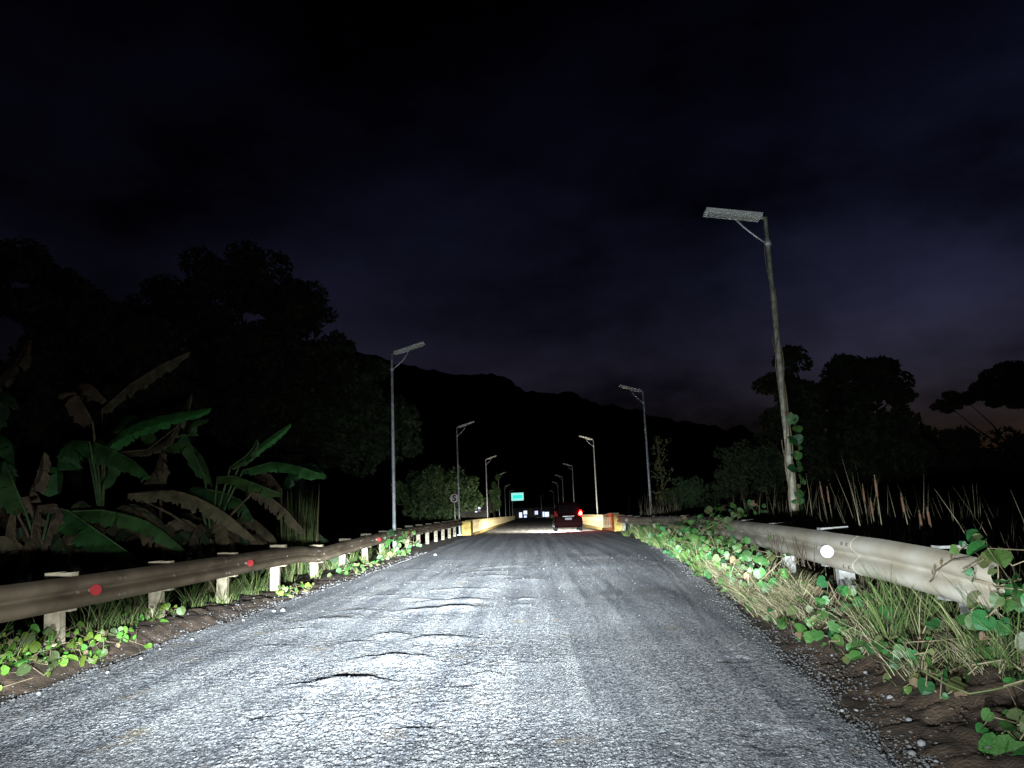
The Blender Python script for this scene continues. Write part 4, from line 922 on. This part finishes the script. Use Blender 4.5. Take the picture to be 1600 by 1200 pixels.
# ------------------------------------------------------------------ grass and reeds
def blades(P, h, w, bend, g, lean=0.35, az=None):
    n = len(P); az = g.random(n) * 2 * np.pi if az is None else az; d = np.stack([np.cos(az), np.sin(az), np.zeros(n)], 1)
    s = np.stack([-np.sin(az * 1.7), np.cos(az * 1.7), np.zeros(n)], 1)
    lv = [0, 0.35, 0.7, 1.0]; ww = [1.0, 0.85, 0.55, 0.06]; V = []
    ln = (g.random(n) * lean)[:, None]; bd = (bend * (0.3 + g.random(n)))[:, None]
    for t, k in zip(lv, ww):
        c = P + d * h[:, None] * (ln * t + bd * t * t) + np.array([0, 0, 1.0]) * (h * t * (1 - 0.35 * bd[:, 0] * t))[:, None]
        V += [c - s * (w * k)[:, None], c + s * (w * k)[:, None]]
    V = np.stack(V, 1)
    idx = np.arange(n)[:, None] * 8
    F = np.concatenate([idx + np.array([0, 1, 3, 2]), idx + np.array([2, 3, 5, 4]), idx + np.array([4, 5, 7, 6])], 0)
    return V.reshape(-1, 3), F
def grass(name, label, n, xf, yr, hr, wr, bend, m, seed, clump=0.25, thr=-0.2, cat='grass', lean=0.35, tuft=0, avoid=None):
    g = np.random.default_rng(seed)
    y = yr[0] * (yr[1] / yr[0]) ** g.random(n); x = xf(y, g)
    keep = vnoise(x, y, clump, seed) > thr
    x, y = x[keep], y[keep]
    if tuft:
        nt_ = max(3, len(x) // tuft); c_ = g.integers(0, nt_, len(x)); ox, oy = g.normal(0, 0.055, len(x)), g.normal(0, 0.07, len(x))
        x, y = x[:nt_][c_] + ox, y[:nt_][c_] + oy; tz = (0.6 + 0.6 * g.random(nt_))[c_]; azo = np.arctan2(oy, ox) + g.normal(0, 0.6, len(x))
    if avoid is not None:
        k_ = ~((y > avoid[0]) & (y < avoid[1])); x, y = x[k_], y[k_]
        if tuft: tz, azo = tz[k_], azo[k_]
    z = verge_z(x, y) - 0.02
    h = hr[0] + (hr[1] - hr[0]) * g.random(len(x)) ** 1.4
    if tuft: h = h * tz
    w = (wr[0] + (wr[1] - wr[0]) * g.random(len(x))) * np.sqrt(np.maximum(1, y / 9.0))
    V, F = blades(np.stack([x, y, z], 1), h, w, bend, g, lean, azo if tuft else None)
    me = npmesh(name, V, F); at_ = me.attributes.new('rnd', 'FLOAT', 'FACE'); at_.data.foreach_set('value', np.tile(g.random(len(x)), 3).astype(np.float32))
    return tag(link(name, me, None, m), label, cat, None, 'stuff')
grass('dry_grass', 'thick straw-coloured grass in front of the right guardrail', 7500, lambda y, g: railR(y) - 0.12 - g.random(len(y)) ** 0.8 * np.minimum(0.5, (railR(y) - redge(y)) * 0.5), (8.6, 14.5), (0.12, 0.42), (0.0022, 0.0045), 0.9, M['grass'], 401, 0.16, -2, lean=0.5, tuft=70)
grass('dry_grass', 'thin mixed grass round the near posts of the right guardrail', 2000, lambda y, g: railR(y) + 0.35 - g.random(len(y)) * 0.8, (4.4, 8.4), (0.08, 0.40), (0.0022, 0.004), 0.8, M['grass'], 402, 0.3, -2, lean=0.4, tuft=55, avoid=(5.72, 6.2))
grass('green_grass', 'green grass blades under the near end of the right guardrail', 900, lambda y, g: railR(y) + 0.35 - g.random(len(y)) * 0.75, (4.6, 7.0), (0.2, 0.65), (0.003, 0.005), 0.35, M['grassG'], 403, 0.25, -2, tuft=28, avoid=(5.72, 6.2))
grass('green_grass', 'grass mixed with vines along the far right guardrail', 7000, lambda y, g: railR(y) + 0.4 - g.random(len(y)) * 1.0, (14, 38), (0.2, 0.7), (0.004, 0.006), 0.6, M['grassG'], 404, 0.6, -2, tuft=50)
grass('green_grass', 'sparse green grass between the left guardrail posts', 2200, lambda y, g: railL(y) - 0.75 + g.random(len(y)) * 0.75, (6.5, 26), (0.12, 0.55), (0.003, 0.005), 0.4, M['grassG'], 405, 0.7, -2, tuft=45)
grass('dry_reeds', 'stand of pale dry reeds behind the right guardrail', 1500, lambda y, g: railR(y) + 0.5 + g.random(len(y)) * 2.2, (8.5, 22), (0.7, 1.55), (0.003, 0.006), 0.12, M['reed'], 406, 0.6, 0.1, 'reeds', 0.18)
grass('dry_reeds', 'sparse broken reeds behind the near right guardrail', 420, lambda y, g: railR(y) + 0.6 + g.random(len(y)) * 2.6, (5.0, 9.0), (0.6, 1.35), (0.004, 0.007), 0.15, M['reed'], 407, 0.5, 0.2, 'reeds', 0.25)
grass('dry_reeds', 'dim tuft of upright reeds behind the left guardrail', 150, lambda y, g: -6.3 + g.random(len(y)) * 0.7, (19.5, 20.6), (1.6, 2.35), (0.006, 0.009), 0.05, M['grassG'], 408, 3, -2, 'reeds', 0.06)
grass('dry_reeds', 'pale dry reeds behind the right bridge end', 160, lambda y, g: 5.4 + g.random(len(y)) * 1.6, (34, 44), (1.2, 2.3), (0.008, 0.014), 0.1, M['reed'], 409, 0.8, 0.0, 'reeds', 0.15)
# cattails one by one
CTL = ['tallest brown cattail behind the right guardrail, just right of the round white reflector', 'slanting brown cattail above the middle of the right guardrail', 'short brown cattail in the dense middle reed clump',
       'brown cattail at the right side of the middle reed clump', 'bare cattail stem rising right behind the near end of the guardrail', 'thin cattail hidden in the back of the middle reed clump',
       'dark slim cattail left of the tallest cattail', 'farther cattail left of the tall pair above the guardrail', 'leftmost cattail, next to the vine-covered lamp pole', 'cattail just right of the leftmost one by the lamp pole']
ct = [(1362, 742, 8.6), (1412, 770, 8.4), (1432, 797, 8.2), (1452, 792, 8.0), (1518, 832, 6.6), (1445, 800, 9.2), (1357, 778, 9.2), (1343, 756, 10.5), (1285, 752, 11.5), (1292, 760, 11.0)]
for i, (px, py, Y) in enumerate(ct):
    t = at(px, py, Y); g0 = float(verge_z(t.x, Y)); root = empty('cattail', (t.x + 0.06, Y, g0))
    tag(root, CTL[i], 'cattail', 'cattails behind the right guardrail')
    h = t.z - g0; dx = random.uniform(-0.10, -0.02)
    MB().tube([(0, 0, -0.05), (dx * 0.4, 0, h * 0.5), (dx, 0, h)], [0.007, 0.006, 0.004], 6).build('stalk', M['reed'], root, True)
    MB().tube([(dx * 0.80, 0, h * 0.80), (dx * 0.86, 0, h * 0.83), (dx * .95, 0, h * 0.95), (dx * .97, 0, h * 0.97)], [0.004, 0.013, 0.012, 0.004], 8).build('head', M['cattail'], root, True)
# dead stalk wrapped with creeper behind the second right lamp
t = at(1035, 682, 33); sk = empty('dead_sapling', (at(1037, 800, 33).x, 33, -0.6)); tag(sk, 'bare pale sapling stem with ragged leaves right of the second lamp', 'sapling')
hh = t.z + 0.6
b = MB(); b.tube([(0, 0, -.2), (0.05, 0, hh * .5), (-0.08, 0, hh)], [0.05, 0.04, 0.02], 7)
for k in range(9):
    z = hh * (0.45 + 0.06 * k); a = random.uniform(0, 6.28); b.tube([(0, 0, z), (0.35 * math.cos(a), 0.2 * math.sin(a), z + 0.3), (0.6 * math.cos(a), 0.3 * math.sin(a), z + 0.45)], [0.018, 0.012, 0.005], 5)
b.build('trunk', M['reed'], sk, True)
g = np.random.default_rng(5); P = np.stack([g.normal(0, .18, 260), g.normal(0, .15, 260), hh * (0.45 + 0.55 * g.random(260))], 1)
V, F = cards(P, 0.09, g); link('crown', npmesh('crown', V, F), sk, M['leafY'])

# twigs lying on the right rail, bare creeper on the ground
tw = empty('dry_creeper', (float(railR(6.0)), 6.0, 0.9)); tag(tw, 'thin dry creeper trailing across the face of the near right guardrail', 'vine')
o0 = Vector(tw.location)
pts = [at(1438, 910, 5.95), at(1460, 905, 5.9), at(1475, 893, 5.85), at(1500, 884, 5.75), at(1522, 874, 5.6), at(1555, 872, 5.4)]
MB().tube([Vector((float(railR(p.y)) - 0.105, p.y, p.z)) - o0 for p in pts], 0.004, 5).build('stem', M['twig'], tw, True)
for k, q in enumerate((2, 3, 4)):
    p = pts[q]; c = Vector((float(railR(p.y)) - 0.11, p.y, p.z)) - o0
    MB().add([c, c + Vector((-.02, -.02, .03)), c + Vector((-.01, -.03, .06)), c + Vector((.015, .0, .035))], [(0, 1, 2, 3)]).build('leaf', M['leafdry'], tw)
tg = empty('dry_twigs', (float(railR(9.5)), 9.5, 0.9)); tag(tg, 'tangle of thin dry twigs against the right guardrail above the dry grass', 'twigs'); o0 = Vector(tg.location)
for k in range(22):
    y = random.uniform(8.4, 11.0); x = float(railR(y)) - 0.11; z = float(ztopR(y)) - 0.36
    p = [Vector((x, y, z - 0.05))]; dy = random.uniform(-.25, .25)
    for q in range(4): p.append(p[-1] + Vector((random.uniform(-.02, .012), dy * 0.3 + random.uniform(-.06, .06), random.uniform(.04, .10))))
    MB().tube([v - o0 for v in p], [0.004, 0.004, 0.003, 0.003, 0.002], 4).build('twig', M['twig'], tg, True)
tn = empty('bare_tendril', (2.55, 4.6, 0.2)); tag(tn, 'long pale bare tendril curving over the dirt at the lower right', 'vine'); o0 = Vector(tn.location)
pts = [at(1436, 1045, 4.95), at(1445, 1050, 4.9), at(1480, 1070, 4.75), at(1515, 1084, 4.65), at(1550, 1078, 4.6), at(1595, 1068, 4.55), at(1600, 1060, 4.6), at(1588, 1045, 4.75)]
MB().tube([p - o0 for p in pts], [0.004, 0.006, 0.006, 0.006, 0.006, 0.006, 0.005, 0.004], 6).build('stem', M['leafY'], tn, True)

# ------------------------------------------------------------------ stones
def ico(n):
    bm = bmesh.new(); bmesh.ops.create_icosphere(bm, subdivisions=n, radius=1.0)
    V = np.array([v.co[:] for v in bm.verts]); F = np.array([[v.index for v in f.verts] for f in bm.faces]); bm.free(); return V, F
IV, IF = ico(1)
IV0 = IV
def scatter(name, label, P, size, m, seed, cat='gravel'):
    g = np.random.default_rng(seed); n = len(P)
    jit = 1 + 0.35 * (g.random((n, 1, 1)) - .5) + 0.5 * (g.random((n, len(IV), 1)) - .5)
    sc = size[:, None, None] * (0.7 + 0.6 * g.random((n, 1, 3))) * np.array([1, 1, 0.7])
    a = g.random(n) * 6.283; c, s = np.cos(a)[:, None], np.sin(a)[:, None]
    v = IV[None] * jit * sc
    x = v[..., 0] * c - v[..., 1] * s; y = v[..., 0] * s + v[..., 1] * c
    V = np.stack([x, y, v[..., 2]], -1) + P[:, None, :]
    F = (IF[None] + (np.arange(n) * len(IV))[:, None, None]).reshape(-1, 3)
    return tag(link(name, npmesh(name, V.reshape(-1, 3), F), None, m), label, cat, None, 'stuff')
g = np.random.default_rng(77)
# loose chips over the road
n = 12000; y = 3.2 * (22 / 3.2) ** g.random(n); u = g.random(n); x = ledge(y) + (redge(y) - ledge(y)) * u
ez = np.minimum(x - ledge(y), redge(y) - x); keep = (g.random(n) < 0.30 + 0.7 * np.exp(-ez / 0.25)); x, y = x[keep], y[keep]
sz = (0.003 + 0.006 * g.random(len(x)) ** 3) * np.sqrt(np.maximum(1, y / 8)); z = road_z(x, y, False) + sz * 0.3
scatter('loose_gravel', 'small stone chips scattered over the worn road', np.stack([x, y, z], 1), sz, M['stone'], 501)
n = 9000; y = 3.4 * (26 / 3.4) ** g.random(n); o = g.normal(0.05, 0.14, n); x = redge(y) + o
sz = (0.0035 + 0.0095 * g.random(n) ** 4) * np.sqrt(np.maximum(1, y / 9)); z = np.maximum(verge_z(x, y), np.where(o < 0, road_z(x, y, False), -9)) + sz * 0.35
scatter('edge_gravel', 'gravel along the right edge of the road', np.stack([x, y, z], 1), sz, M['stone'], 502)
n = 3000; y = 5.5 * (28 / 5.5) ** g.random(n); o = np.abs(g.normal(0.0, 0.22, n)) - 0.06; x = ledge(y) - o
sz = (0.004 + 0.012 * g.random(n) ** 4) * np.sqrt(np.maximum(1, y / 9)); z = np.maximum(verge_z(x, y), np.where(o < 0, road_z(x, y, False), -9)) + sz * 0.4
scatter('edge_gravel', 'gravel along the left edge of the road', np.stack([x, y, z], 1), sz, M['stone'], 503)
n = 1500; y = 3.6 * (14 / 3.6) ** g.random(n); x = redge(y) + 0.15 + g.random(n) * 0.6
sz = 0.004 + 0.012 * g.random(n) ** 2.5; z = verge_z(x, y) + sz * 0.3
scatter('dirt_clods', 'crumbs of earth and small stones on the brown right shoulder', np.stack([x, y, z], 1), sz, M['soil'], 504)
# single stones one can pick out
STM = []
for k in range(5):
    gg = np.random.default_rng(600 + k); V = IV0 * (1 + 0.3 * (gg.random((len(IV0), 1)) - .5)) * np.array([1, 0.85, 0.72])
    me = npmesh('stone', V, IF, True); me.materials.append(M['stonebig']); STM.append(me)
stones = [(1391, 1092, .022), (1420, 1127, .020), (1352, 1052, .016), (1440, 1165, .028), (1316, 1112, .014), (1338, 1112, .014), (1296, 996, .014), (1262, 992, .012), (1463, 1192, .014), (1425, 1180, .022),
          (1532, 1115, .016), (1512, 1098, .014), (1500, 1100, .012), (1350, 1010, .016), (1335, 1003, .016), (1213, 975, .018), (1228, 988, .015), (1300, 1025, .014), (1400, 1025, .016), (1372, 1030, .022), (1385, 1027, .02),
          (428, 956, .026), (442, 955, .034), (168, 1052, .02), (300, 1000, .018), (220, 1030, .018), (60, 1085, .02), (380, 970, .018), (250, 1015, .016), (680, 868, .05)]
for i, (px, py, s_) in enumerate(stones):
    p = atz(px, py, 0.0); z = 0.0
    for _ in range(6):
        z = float(verge_z(p.x, p.y)) if (p.x > redge(p.y) or p.x < ledge(p.y)) else float(road_z(np.array([p.x]), np.array([p.y]), False)[0])
        p = atz(px, py, z)
    o = link('stone', STM[i % 5], None, loc=(p.x, p.y, z + s_ * 0.4), rot=(0, 0, random.uniform(0, 6)), scale=(s_ * 1.15,) * 3)
    right = p.x > 0
    tag(o, 'pale pebble lying loose on the brown dirt beside the right road edge' if right else 'pale pebble lying loose beside the left road edge', 'stone', 'loose pebbles on the right shoulder' if right else 'loose pebbles on the left shoulder')
